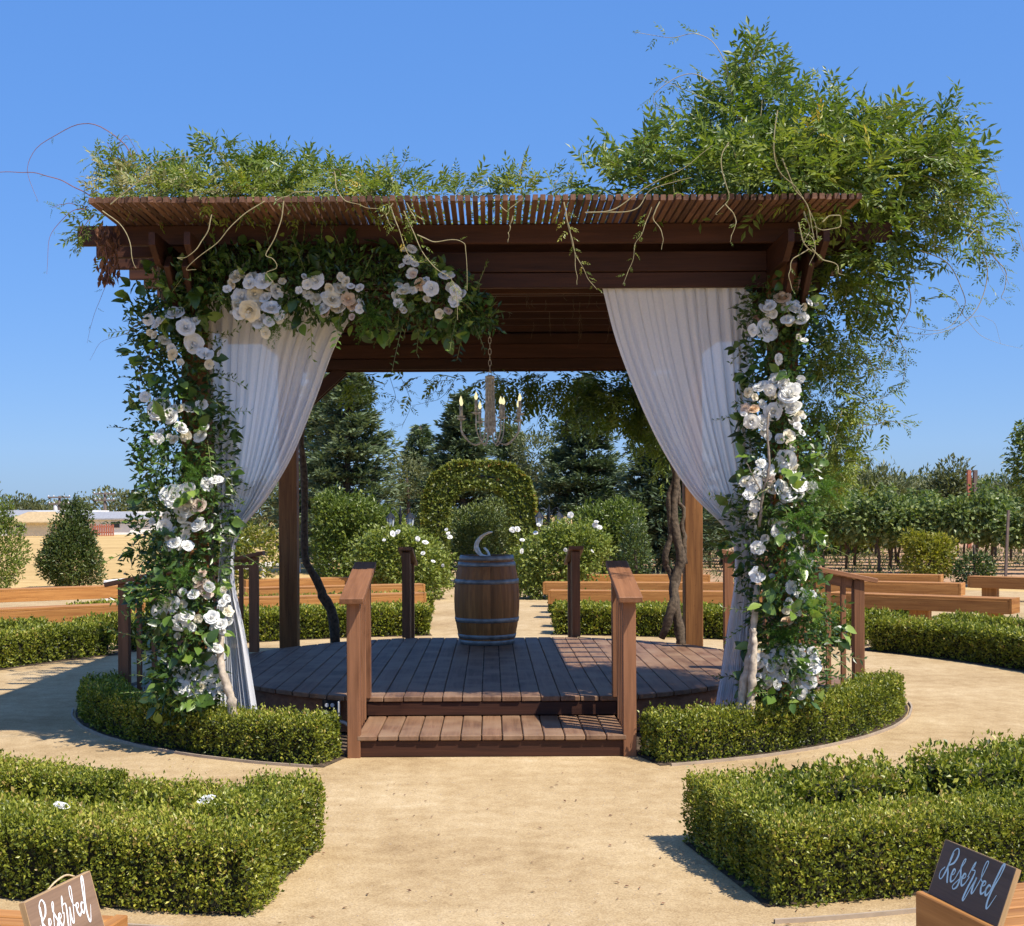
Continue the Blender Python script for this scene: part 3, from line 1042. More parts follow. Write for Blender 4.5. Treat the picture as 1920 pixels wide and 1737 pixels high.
# ------------------------------------------------------------------ box hedges
def hedge(name, strips, label, group=None, L=0.024, dens=11000, bias=0.0, cat='hedge', mats=('boxwood', 'opaque_core'), rough_top=0.022, W=0.58, seed=0, lumps=1.0):
    """strips: (a0, a1, r0, r1, height) round the deck centre"""
    mb = MB()
    for (a0, a1, r0, r1, h) in strips:
        rm = (r0 + r1) / 2
        len_ = math.radians(abs(a1 - a0)) * rm
        w = r1 - r0
        areas = np.array([len_ * h, len_ * h, len_ * w, w * h, w * h])
        cnt = (areas * dens).astype(int)
        S, T, Z, NS, NT, NZ = [], [], [], [], [], []
        for face, n in enumerate(cnt):
            u, v2 = rng.uniform(0, 1, n), rng.uniform(0, 1, n)
            if face == 0: s, t, z, nn = u, np.zeros(n), v2 ** 0.8, (0, -1, 0)
            elif face == 1: s, t, z, nn = u, np.ones(n), v2 ** 0.8, (0, 1, 0)
            elif face == 2: s, t, z, nn = u, v2, np.ones(n), (0, 0, 1)
            elif face == 3: s, t, z, nn = np.zeros(n), u, v2 ** 0.8, (-1, 0, 0)
            else: s, t, z, nn = np.ones(n), u, v2 ** 0.8, (1, 0, 0)
            S.append(s); T.append(t); Z.append(z)
            NS.append(np.full(n, nn[0])); NT.append(np.full(n, nn[1])); NZ.append(np.full(n, nn[2]))
        S, T, Z = map(np.concatenate, (S, T, Z))
        NS, NT, NZ = [np.concatenate(k).astype(float) for k in (NS, NT, NZ)]
        n = len(S)
        s = S * len_; t = T * w; z = Z * h
        # round the edges
        e = 0.055
        ts = np.clip(np.minimum(t, w - t) / e, 0, 1); ss = np.clip(np.minimum(s, len_ - s) / e, 0, 1); zz = np.clip((h - z) / e, 0, 1)
        q = np.stack([s + a0 * 0.1, t + r0, z], 1)
        lm = lump(q, 6.0, seed) * 0.018 + lump(q * np.array([1, 1, 0.55]), 20.0, seed + 1) * 0.020 + lump(q * np.array([1, 1, 0.6]), 45.0, seed + 4) * 0.012
        lm = lm * lumps
        pocket = lump(q * np.array([1, 1, 0.7]), 26.0, seed + 9)
        depth = -rng.exponential(0.018, n) - np.where(pocket < -0.45, 0.035, 0.0) + lm + np.where(rng.uniform(size=n) < 0.05, rng.uniform(0, 0.03, n), 0)
        s = s + NS * depth - np.where(NS == 0, 0, NS * (1 - zz) * 0.03)
        t = t + NT * depth - NT * (1 - zz) * 0.03 - np.where(NT != 0, NT * (1 - ss) * 0.03, 0)
        z = z + NZ * (depth + rng.normal(size=n) * rough_top) - NZ * (1 - ts) * 0.03
        z = np.maximum(z, 0.015)
        A = np.radians(a0 + (a1 - a0) * s / len_)
        r = r0 + t
        sg = np.sign(a1 - a0)
        pos = np.stack([CX + r * np.sin(A), CY - r * np.cos(A), z], 1)
        er = np.stack([np.sin(A), -np.cos(A), 0 * A], 1)
        ea = np.stack([np.cos(A), np.sin(A), 0 * A], 1) * sg
        nrm = ea * NS[:, None] + er * NT[:, None] + np.array([0, 0, 1.0]) * NZ[:, None]
        d = nrm * 0.55 + np.array([0, 0, 0.45]) + rng.normal(size=(n, 3)) * 0.55
        ln = nrm * 0.8 + np.array([0, 0, 0.5]) + rng.normal(size=(n, 3)) * 0.65
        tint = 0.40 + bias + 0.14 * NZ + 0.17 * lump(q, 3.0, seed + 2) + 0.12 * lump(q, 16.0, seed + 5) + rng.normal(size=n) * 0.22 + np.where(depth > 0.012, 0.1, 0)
        ll = L * rng.uniform(0.65, 1.25, n)
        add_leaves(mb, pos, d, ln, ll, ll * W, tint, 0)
        # added opaque dark core, keeps light from passing between the leaves
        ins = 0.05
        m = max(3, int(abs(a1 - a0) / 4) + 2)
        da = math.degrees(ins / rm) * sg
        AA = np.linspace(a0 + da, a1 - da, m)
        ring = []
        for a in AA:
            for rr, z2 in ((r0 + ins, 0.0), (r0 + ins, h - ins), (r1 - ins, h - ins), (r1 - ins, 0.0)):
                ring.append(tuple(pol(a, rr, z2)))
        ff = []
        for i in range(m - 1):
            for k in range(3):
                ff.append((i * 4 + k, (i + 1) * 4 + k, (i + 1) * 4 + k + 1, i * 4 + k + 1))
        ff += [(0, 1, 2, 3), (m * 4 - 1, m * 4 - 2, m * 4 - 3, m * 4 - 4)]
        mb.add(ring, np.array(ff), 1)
    o = mb.build(name, list(mats))
    return setp(o, label, cat, group)


# hedges on the round bed, either side of the front steps
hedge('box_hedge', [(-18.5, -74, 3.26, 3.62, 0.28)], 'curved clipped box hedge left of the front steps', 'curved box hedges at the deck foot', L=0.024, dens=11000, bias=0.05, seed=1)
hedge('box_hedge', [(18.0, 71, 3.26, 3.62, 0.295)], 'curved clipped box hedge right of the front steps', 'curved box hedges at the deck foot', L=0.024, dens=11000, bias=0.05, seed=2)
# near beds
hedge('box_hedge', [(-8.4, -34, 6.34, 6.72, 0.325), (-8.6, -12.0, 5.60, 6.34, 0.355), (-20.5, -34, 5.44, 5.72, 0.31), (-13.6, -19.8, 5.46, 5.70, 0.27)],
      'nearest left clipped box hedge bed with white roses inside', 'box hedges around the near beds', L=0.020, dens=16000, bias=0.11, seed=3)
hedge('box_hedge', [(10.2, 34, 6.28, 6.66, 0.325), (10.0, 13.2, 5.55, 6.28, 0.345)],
      'nearest right clipped box hedge bed behind the shaded sign', 'box hedges around the near beds', L=0.020, dens=16000, bias=0.09, seed=4)
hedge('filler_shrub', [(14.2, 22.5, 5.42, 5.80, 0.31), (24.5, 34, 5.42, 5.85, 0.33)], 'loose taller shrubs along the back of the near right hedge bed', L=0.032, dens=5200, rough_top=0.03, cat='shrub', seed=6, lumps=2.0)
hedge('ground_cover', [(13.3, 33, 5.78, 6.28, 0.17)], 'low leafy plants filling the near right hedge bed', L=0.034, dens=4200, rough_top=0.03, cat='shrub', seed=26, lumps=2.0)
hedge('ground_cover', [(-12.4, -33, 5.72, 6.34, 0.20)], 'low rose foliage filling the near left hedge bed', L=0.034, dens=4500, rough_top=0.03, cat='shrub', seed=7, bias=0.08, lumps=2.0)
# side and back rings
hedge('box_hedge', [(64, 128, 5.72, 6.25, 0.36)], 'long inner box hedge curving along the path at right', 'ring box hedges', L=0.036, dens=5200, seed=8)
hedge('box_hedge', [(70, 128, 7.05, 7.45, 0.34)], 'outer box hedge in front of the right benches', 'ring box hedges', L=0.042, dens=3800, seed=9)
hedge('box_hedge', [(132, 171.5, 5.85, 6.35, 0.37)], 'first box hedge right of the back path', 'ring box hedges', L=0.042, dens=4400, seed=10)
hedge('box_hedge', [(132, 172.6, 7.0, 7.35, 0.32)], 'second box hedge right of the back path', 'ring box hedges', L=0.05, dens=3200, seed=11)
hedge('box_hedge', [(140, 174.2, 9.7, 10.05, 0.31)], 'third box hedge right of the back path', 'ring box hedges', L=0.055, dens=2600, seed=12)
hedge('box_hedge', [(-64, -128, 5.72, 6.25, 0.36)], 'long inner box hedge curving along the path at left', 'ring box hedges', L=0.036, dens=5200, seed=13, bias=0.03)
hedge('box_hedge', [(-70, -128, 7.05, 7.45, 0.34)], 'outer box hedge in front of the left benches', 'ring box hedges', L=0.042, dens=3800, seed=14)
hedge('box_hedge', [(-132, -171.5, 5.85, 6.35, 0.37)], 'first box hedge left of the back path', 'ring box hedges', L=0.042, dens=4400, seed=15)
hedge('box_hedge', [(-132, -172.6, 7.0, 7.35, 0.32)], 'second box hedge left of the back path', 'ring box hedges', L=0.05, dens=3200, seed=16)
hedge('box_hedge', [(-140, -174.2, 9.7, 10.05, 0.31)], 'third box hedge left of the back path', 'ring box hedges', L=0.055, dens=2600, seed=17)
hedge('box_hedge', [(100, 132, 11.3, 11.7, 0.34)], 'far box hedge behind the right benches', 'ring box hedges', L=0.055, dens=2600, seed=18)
for a0, a1, r0, r1 in ((-34, -8.8, 5.62, 6.70), (9.9, 34, 5.56, 6.64), (60, 130, 5.65, 6.35), (131, 172, 5.8, 6.4), (-60, -130, 5.65, 6.35), (-131, -172, 5.8, 6.4), (68, 130, 7.0, 7.5), (-68, -130, 7.0, 7.5)):
    arc_sheet('hedge_soil', a0, a1, r0, r1, 0.008, 'mulch', 'dark soil strip under a clipped hedge')


def edging(name, a0, a1, r, label):
    mb = MB()
    A = np.linspace(a0, a1, int(abs(a1 - a0) / 1.5) + 3)
    ring = []
    for a in A:
        for rr, z in ((r, 0.0), (r, 0.022), (r + 0.014, 0.022), (r + 0.014, 0.0)):
            ring.append(tuple(pol(a, rr + 0.003 * math.sin(a * 0.7), z)))
    m = len(A)
    ff = []
    for i in range(m - 1):
        for k in range(4):
            ff.append((i * 4 + k, (i + 1) * 4 + k, (i + 1) * 4 + (k + 1) % 4, i * 4 + (k + 1) % 4))
    mb.add(ring, np.array(ff))
    return setp(mb.build(name, 'concrete'), label, 'edging', 'garden bed edgings')


edging('bed_edging', -18.5, -76, 3.68, 'thin curved edging strip along the left bed by the steps')
edging('bed_edging', 18.5, 78, 3.68, 'thin curved edging strip along the right bed by the steps')
edging('bed_edging', 9.5, 30, 6.84, 'thin edging strip in front of the near right hedge')
edging('bed_edging', -9.5, -30, 6.92, 'thin edging strip in front of the near left hedge')


# ------------------------------------------------------------------ roses
def rose_mesh(name, mat, seed, kind):
    """layered cupped petals with wavy rims; kinds: bud-centred rose, open rose, ruffled peony"""
    r = np.random.default_rng(seed)
    mb = MB()
    if kind == 'peony':
        layers = [(5, 0.22, 0.95, 0.35), (7, 0.38, 0.9, 0.5), (8, 0.55, 0.75, 0.7), (9, 0.75, 0.5, 0.95), (9, 0.95, 0.3, 1.15)]
    elif kind == 'open':
        layers = [(3, 0.12, 0.80, 0.1), (4, 0.24, 0.85, 0.25), (5, 0.40, 0.80, 0.4), (6, 0.60, 0.66, 0.6), (6, 0.82, 0.45, 0.8)]
    else:
        layers = [(3, 0.14, 0.95, 0.05), (4, 0.26, 0.98, 0.1), (4, 0.40, 0.95, 0.2), (5, 0.56, 0.85, 0.4), (6, 0.75, 0.62, 0.8), (6, 0.90, 0.40, 1.0)]
    for li, (n, rad, top, lean) in enumerate(layers):
        for k in range(n):
            th = 2 * np.pi * (k + 0.5 * (li % 2)) / n + r.normal() * 0.22
            hw = np.pi / n * r.uniform(1.15, 1.6)
            u = np.linspace(-1, 1, 5)
            v = np.linspace(0, 1, 4)
            UU, VV = np.meshgrid(u, v)
            le = lean * r.uniform(0.6, 1.3)
            rr = rad * (0.35 + 0.65 * VV ** 0.6) + (0.10 + 0.16 * le) * VV ** 3 * (1 - 0.35 * UU ** 2)
            rim = r.normal(size=UU.shape) * 0.045 * VV
            tt = th + UU * hw * (0.5 + 0.5 * np.sin(VV * 2.0))
            zz = 0.05 * li + top * r.uniform(0.85, 1.1) * (VV - (0.10 + 0.25 * le) * VV ** 4) * (1 - 0.20 * UU ** 2 * VV) + rim - 0.32
            p = np.stack([(rr + rim) * np.cos(tt), (rr + rim) * np.sin(tt), zz], -1).reshape(-1, 3)
            i, j = np.meshgrid(np.arange(3), np.arange(4), indexing='ij')
            i, j = i.ravel(), j.ravel()
            f = np.stack([i * 5 + j, i * 5 + j + 1, (i + 1) * 5 + j + 1, (i + 1) * 5 + j], 1)
            mb.add(p, f)
    v, f = lathe([(0.16, -0.2), (0.17, 0.2), (0.15, 0.42), (0.09, 0.53), (0.0, 0.56)], 7)
    mb.add(v, f)
    return mb.mesh(name, mat, True)


ROSE = {c: [rose_mesh('rose', m, s, o) for s, o in ((1, 'bud'), (2, 'open'), (3, 'peony'), (4, 'bud'), (5, 'peony'), (6, 'bud'))] for c, m in
        (('w', 'petal_white'), ('c', 'petal_cream'), ('p', 'petal_peach'), ('b', 'petal_blush'))}


def put_flower(px, py, rp, c, D, parent, name='rose', face=(0, -1, 0.35)):
    r = rp / F * D * random.uniform(0.72, 0.88)
    n = Vector(face) + Vector((random.gauss(0, 0.45), random.gauss(0, 0.2), random.gauss(0, 0.4)))
    n.normalize()
    m = n.to_track_quat('Z', 'Y').to_matrix().to_4x4() @ Matrix.Rotation(random.uniform(0, 6.28), 4, 'Z') @ Matrix.Scale(r, 4)
    m.translation = P(px, py, D) - n * r * 0.05
    return link(bpy.data.objects.new(name, random.choice(ROSE[c])), m, parent)


def big_leaf_mesh(name, mat, ratio, tint, seed):
    r = np.random.default_rng(seed)
    prof = [(0.0, 0.02), (0.15, 0.55), (0.38, 0.95), (0.6, 0.85), (0.82, 0.5), (1.0, 0.02)]
    v, f = [], []
    for i, (t, w) in enumerate(prof):
        dz = -0.18 * t * t
        for sgn in (-1, 0, 1):
            v.append((t, sgn * w * ratio / 2, dz + abs(sgn) * w * ratio * 0.16 + 0.012 * r.normal()))
    for i in range(5):
        for k in range(2):
            f.append((i * 3 + k, i * 3 + k + 1, (i + 1) * 3 + k + 1, (i + 1) * 3 + k))
    mb = MB()
    mb.add(v, np.array(f), 0, tint)
    return mb.mesh(name, mat, True)


BIGLEAF = [big_leaf_mesh('leaf', 'garland_leaf', 0.58 + 0.05 * (k % 3), t, k) for k, t in enumerate((0.1, 0.25, 0.4, 0.5, 0.62, 0.75, 0.9))]


def put_leaf(pos, d, n, size, parent):
    d = Vector(d).normalized()
    y = Vector(n).cross(d)
    if y.length < 1e-4:
        y = Vector((1, 0, 0))
    y.normalize()
    z = d.cross(y)
    m = Matrix((d * size, y * size, z * size)).transposed().to_4x4()
    m.translation = pos
    return link(bpy.data.objects.new('leaf', random.choice(BIGLEAF)), m, parent)


# ------------------------------------------------------------------ garland (rose columns and swag)
def garland(name, label, path, flowers, n_big, dens, flist_D, seed, sprigs, fern_spots, loc):
    """path: list of (px, py, D, rx_px, ry_depth)"""
    g = thing(name, loc, label, 'garland', 'rose garlands on the pergola')
    pts = np.array([[*P(a, b, c)] for a, b, c, d, e in path])
    rad = np.array([[d / F * c, e] for a, b, c, d, e in path])
    seg = np.linalg.norm(np.diff(pts, axis=0), axis=1)
    cum = np.concatenate([[0], np.cumsum(seg)])

    def at(s):
        p = np.stack([np.interp(s, cum, pts[:, k]) for k in range(3)], 1)
        r = np.stack([np.interp(s, cum, rad[:, k]) for k in range(2)], 1)
        return p, r
    horiz = abs(pts[-1, 0] - pts[0, 0]) > abs(pts[-1, 2] - pts[0, 2])

    def sample(n, lo=0.6, hi=1.08):
        s = rng.uniform(0, cum[-1], n)
        p, r = at(s)
        a = rng.uniform(0, 2 * np.pi, n)
        q = rng.uniform(lo, hi, n)
        if horiz:
            off = np.stack([rng.normal(size=n) * 0.05, np.cos(a) * r[:, 1] * q, np.sin(a) * r[:, 0] * q], 1)
        else:
            off = np.stack([np.cos(a) * r[:, 0] * q, np.sin(a) * r[:, 1] * q, rng.normal(size=n) * 0.05], 1)
        k = 1 + 0.28 * lump(p + off, 4.0, seed)
        off = off * k[:, None]
        return p + off, unit(off)
    # foliage mass
    mb = MB()
    n = int(cum[-1] * dens)
    p, o = sample(n, 0.25, 1.05)
    d = o * 0.7 + rng.normal(size=(n, 3)) * 0.6
    add_leaves(mb, p, d, o + np.array([0, -0.2, 0.5]) + rng.normal(size=(n, 3)) * 0.5, rng.uniform(0.04, 0.075, n), rng.uniform(0.018, 0.035, n), 0.3 + rng.normal(size=n) * 0.22, 0)
    fo = mb.build('foliage', ['garland_leaf'], g)
    fo['kind'] = 'stuff'
    # sprigs: stems with narrow leaves sticking out
    mb = MB()
    for k in range(sprigs):
        p, o = sample(1, 0.5, 0.8)
        p, o = p[0], o[0]
        if o[1] > 0.5:
            continue
        d = unit(o + np.array([0, -0.2, 0.15]) + rng.normal(size=3) * 0.35)
        L = rng.uniform(0.16, 0.36)
        c = np.array([0, 0, -1.0]) * L * rng.uniform(-0.1, 0.35)
        st = np.array([p + d * L * t + c * t * t for t in np.linspace(0, 1, 7)])
        v, f = tube(st, np.linspace(0.003, 0.0012, 7), 4)
        mb.add(v, f, 1)
        m = 11
        ts = np.linspace(0.25, 1, m)
        pp = np.array([p + d * L * t + c * t * t for t in ts])
        sd = unit(np.cross(np.tile(d, (m, 1)), rng.normal(size=3)))
        sd = sd * np.where(np.arange(m) % 2, 1, -1)[:, None]
        ld = d * 0.6 + sd * 0.8 + rng.normal(size=(m, 3)) * 0.2
        ll = rng.uniform(0.035, 0.06) * rng.uniform(0.8, 1.1, m)
        add_leaves(mb, pp, ld, rng.normal(size=(m, 3)) * 0.4 + np.array([0, -0.6, 0.6]), ll, ll * 0.36, np.clip(0.35 + rng.normal() * 0.25, 0, 1) + rng.normal(size=m) * 0.05, 0)
    sp = mb.build('sprigs', ['garland_leaf', 'stem_green'], g)
    sp['kind'] = 'stuff'
    # feathery fern
    mb = MB()
    for (fx, fy, fr, fd) in fern_spots:
        for k in range(26):
            c0 = np.array(P(fx, fy, fd))
            d = unit(rng.normal(size=3) + np.array([0, -0.5, 0.2]))
            L = fr / F * fd * rng.uniform(0.8, 1.5)
            m = 60
            t = rng.uniform(0.1, 1, m)
            pp = c0 + d * L * t[:, None] - np.array([0, 0, 0.4]) * L * (t ** 2)[:, None]
            ld = d * 0.6 + rng.normal(size=(m, 3)) * 0.8
            add_leaves(mb, pp, ld, rng.normal(size=(m, 3)), 0.028 * (1.2 - 0.5 * t), 0.004, 0.5 + rng.normal(size=m) * 0.3, 0)
    if fern_spots:
        fe = mb.build('fern', ['fern'], g)
        fe['kind'] = 'stuff'
    # large single leaves in twigs of three to five
    made = 0
    while made < n_big:
        p, o = sample(1, 0.75, 1.02)
        p, o = p[0], o[0]
        if o[1] > 0.45:
            continue
        for q_ in range(random.randint(3, 5)):
            d = unit(o * 0.6 + rng.normal(size=3) * 0.7 + np.array([0, -0.15, -0.1]))
            nn = np.array([0, -0.55, 0.6]) + o * 0.5 + rng.normal(size=3) * 0.35
            put_leaf(Vector(p + rng.normal(size=3) * 0.02 + o * 0.03), d, nn, random.uniform(0.07, 0.13), g)
            made += 1
    for fl in flowers:
        fx, fy, fr = fl[:3]
        c = fl[3] if len(fl) > 3 else 'w'
        put_flower(fx, fy, fr, c, flist_D(fx, fy) + random.uniform(-0.04, 0.06), g)
        for q_ in range(random.choice((1, 2, 2))):
            a_ = random.uniform(0, 6.28)
            k_ = random.uniform(1.0, 1.7)
            put_flower(fx + fr * k_ * math.cos(a_), fy + fr * k_ * math.sin(a_), random.uniform(7, 13), random.choice('wwcb') if c != 'w' else random.choice('wwwc'), flist_D(fx, fy) + random.uniform(0.0, 0.06), g)
    return g


FL_L = [(330, 585, 22), (300, 600, 18), (350, 612, 20), (365, 642, 21), (388, 662, 18), (310, 635, 14, 'c'), (325, 662, 13, 'c'), (300, 765, 25), (320, 778, 18), (357, 765, 15),
        (376, 815, 16), (340, 800, 15), (295, 820, 14), (325, 928, 29), (347, 952, 24), (352, 918, 20), (374, 945, 15, 'b'), (388, 905, 15), (308, 985, 17), (350, 988, 16), (372, 982, 18),
        (327, 1015, 15), (352, 1020, 14), (372, 1092, 15, 'b'), (386, 1102, 18, 'b'), (298, 1142, 18), (325, 1130, 16), (350, 1152, 18), (335, 1164, 19), (396, 1155, 20), (414, 1168, 16),
        (400, 1180, 14), (362, 1112, 14), (345, 1260, 22), (370, 1258, 20), (395, 1266, 18), (360, 1287, 22), (390, 1288, 18), (338, 1286, 17), (395, 1238, 16), (405, 1214, 15), (424, 1120, 10)]
garland('rose_garland', 'column of white roses and leaves wrapped round the left front post',
        [(300, 560, 9.25, 60, 0.22), (325, 640, 9.25, 78, 0.26), (335, 780, 9.25, 92, 0.28), (345, 940, 9.22, 92, 0.28), (335, 1080, 9.2, 88, 0.28), (342, 1200, 9.15, 72, 0.26), (350, 1330, 9.12, 58, 0.22)],
        FL_L, 270, 2300, lambda x, y: 8.99, 31, 70, [(350, 1075, 60, 9.0), (360, 880, 50, 9.02), (300, 830, 40, 9.05)], (-2.2, 9.3, 0))
FL_T = [(446, 515, 18, 'c'), (470, 530, 16), (496, 525, 18), (480, 550, 20, 'c'), (456, 556, 21), (500, 556, 16), (510, 576, 18), (470, 580, 22, 'c'), (490, 600, 20), (520, 545, 15), (450, 586, 14),
        (506, 602, 13), (595, 525, 18), (578, 532, 12), (640, 540, 16, 'c'), (625, 560, 20, 'c'), (655, 560, 18, 'p'), (640, 577, 18, 'c'), (610, 577, 18), (595, 560, 14, 'c'), (662, 572, 14, 'p'), (660, 536, 10),
        (840, 517, 18), (775, 512, 15), (768, 487, 13), (790, 533, 14, 'p'), (811, 541, 17), (760, 546, 16, 'c'), (748, 556, 14, 'c'), (856, 546, 12), (748, 568, 12), (826, 588, 12, 'c'), (860, 561, 8)]
garland('rose_garland', 'swag of dark leaves with cream and white roses along the pergola front beam',
        [(300, 560, 9.12, 55, 0.16), (400, 520, 9.08, 62, 0.15), (520, 525, 9.05, 72, 0.15), (640, 535, 9.05, 76, 0.15), (760, 548, 9.05, 74, 0.15), (860, 570, 9.05, 52, 0.12), (915, 600, 9.05, 20, 0.06)],
        FL_T, 260, 2100, lambda x, y: 8.86, 33, 60, [(520, 600, 30, 8.95), (700, 600, 34, 8.95)], (-1.2, 9.05, 3.2))
FL_R = [(1470, 562, 18, 'p'), (1490, 580, 18), (1478, 602, 14), (1440, 622, 24), (1435, 582, 12), (1505, 602, 16), (1520, 570, 10), (1510, 642, 8), (1413, 622, 12), (1446, 578, 14),
        (1460, 715, 24), (1482, 742, 26), (1490, 768, 20), (1445, 735, 14), (1472, 725, 18), (1414, 770, 14, 'p'), (1450, 776, 20), (1410, 793, 16), (1430, 796, 16), (1490, 790, 12), (1496, 802, 10), (1480, 820, 16, 'c'),
        (1424, 730, 14), (1475, 865, 24), (1491, 886, 18, 'c'), (1440, 886, 16), (1496, 906, 20), (1470, 922, 22), (1450, 916, 16, 'c'), (1414, 910, 18), (1405, 930, 16), (1480, 936, 16), (1420, 888, 12), (1496, 930, 12),
        (1415, 952, 14), (1455, 1000, 12), (1420, 1030, 16), (1476, 1010, 8), (1420, 1080, 18), (1485, 1056, 12), (1500, 1070, 14), (1485, 1106, 16), (1520, 1120, 12), (1480, 1140, 12), (1475, 1168, 15, 'p'),
        (1430, 1240, 16), (1455, 1235, 20), (1480, 1230, 22), (1500, 1240, 18), (1470, 1262, 22), (1440, 1267, 18), (1506, 1266, 22), (1520, 1250, 20), (1490, 1282, 20), (1414, 1236, 12), (1455, 1287, 14), (1516, 1282, 16), (1500, 1302, 16)]
garland('rose_garland', 'column of white and peach roses wrapped round the right front post',
        [(1460, 545, 9.25, 60, 0.22), (1460, 640, 9.25, 62, 0.24), (1455, 760, 9.25, 66, 0.25), (1450, 900, 9.22, 70, 0.25), (1465, 1050, 9.2, 80, 0.27), (1480, 1180, 9.15, 80, 0.26), (1470, 1310, 9.12, 66, 0.22)],
        FL_R, 240, 2200, lambda x, y: 8.99, 35, 80, [(1490, 980, 60, 9.0), (1520, 1130, 55, 9.0), (1540, 920, 50, 9.05), (1470, 1200, 40, 9.0), (1500, 1060, 45, 8.98)], (2.15, 9.3, 0))


def trunk(name, specs, mat, parent=None, seg=8, wob=0.0):
    mb = MB()
    for pts, r0, r1 in specs:
        p = spline(pts, 26)
        n = len(p)
        p = p + rng.normal(size=p.shape) * wob
        r = np.linspace(r0, r1, n) * (1 + 0.12 * rng.normal(size=n))
        v, f = tube(p, r, seg)
        mb.add(v, f)
    return mb.build(name, mat, parent, True)


setp(trunk('driftwood_branch', [([P(1384, 1345, 9.0), P(1392, 1290, 9.0), P(1405, 1230, 9.02), P(1412, 1180, 9.05), P(1420, 1100, 9.1)], 0.036, 0.024)], 'pale_branch', wob=0.003), 'pale bare branch leaning at the foot of the right rose column, left of two', 'branch', 'bare branches in the columns')
setp(trunk('driftwood_branch', [([P(1404, 1345, 8.94), P(1408, 1290, 8.94), P(1413, 1225, 8.96), P(1412, 1180, 9.0)], 0.034, 0.02)], 'pale_branch', wob=0.003), 'short pale bare branch leaning at the foot of the right rose column, right of two', 'branch', 'bare branches in the columns')
setp(trunk('driftwood_branch', [([P(1424, 990, 9.0), P(1430, 930, 8.96), P(1442, 880, 8.94), P(1440, 800, 8.95), P(1444, 770, 9.02)], 0.012, 0.006), ([P(1430, 930, 8.96), P(1415, 900, 8.95), P(1400, 870, 8.97)], 0.006, 0.003)], 'grey_branch', wob=0.002), 'thin grey branch running up among the right column roses', 'branch', 'bare branches in the columns')
setp(trunk('driftwood_branch', [([P(436, 1362, 8.98), P(432, 1310, 8.97), P(420, 1275, 8.97), P(412, 1235, 9.0), P(415, 1180, 9.05)], 0.036, 0.02)], 'pale_branch', wob=0.003), 'pale curved bare branch at the foot of the left rose column', 'branch', 'bare branches in the columns')

# ------------------------------------------------------------------ wisteria over the roof
def shoot(mb, pts, r0=0.006, r1=0.002, leaf=0.2, n=0, tint=0.5, smat=1, tmin=0.1, spread=1.0):
    p = spline(pts, 30)
    q = np.linspace(0, 1, 30)[:, None]
    p = p + 0.0045 * np.sin(q * rng.uniform(10, 24, 3) + rng.uniform(0, 6, 3)) * np.sin(q * 3.14)
    v, f = tube(p, np.linspace(r0, r1, 30) * 0.7, 5)
    mb.add(v, f, smat)
    if n:
        t = np.linspace(tmin, 0.98, n)
        idx = (t * 29).astype(int)
        pos = p[idx]
        tg = unit(np.gradient(p, axis=0))[idx]
        sd = unit(np.cross(tg, rng.normal(size=(n, 3)) + np.array([0, 1.5, 0]))) * np.where(np.arange(n) % 2, 1, -1)[:, None]
        d = tg * 0.7 + sd * 0.75 * spread + rng.normal(size=(n, 3)) * 0.3 + np.array([0, 0, 0.15])
        nr = rng.normal(size=(n, 3)) * 0.4 + np.array([0, -0.5, 0.7])
        compound(mb, pos, d, nr, leaf * rng.uniform(0.6, 1.1, n) * np.linspace(1.1, 0.6, n), tint + rng.normal(size=n) * 0.1, pairs=4, wide=0.26)


def roof_ok(p):
    return ~((p[:, 2] < 3.77) & (np.abs(p[:, 0] + 0.09) < 2.58) & (p[:, 1] > 8.40) & (p[:, 1] < 14.66) & (p[:, 2] > 3.2))


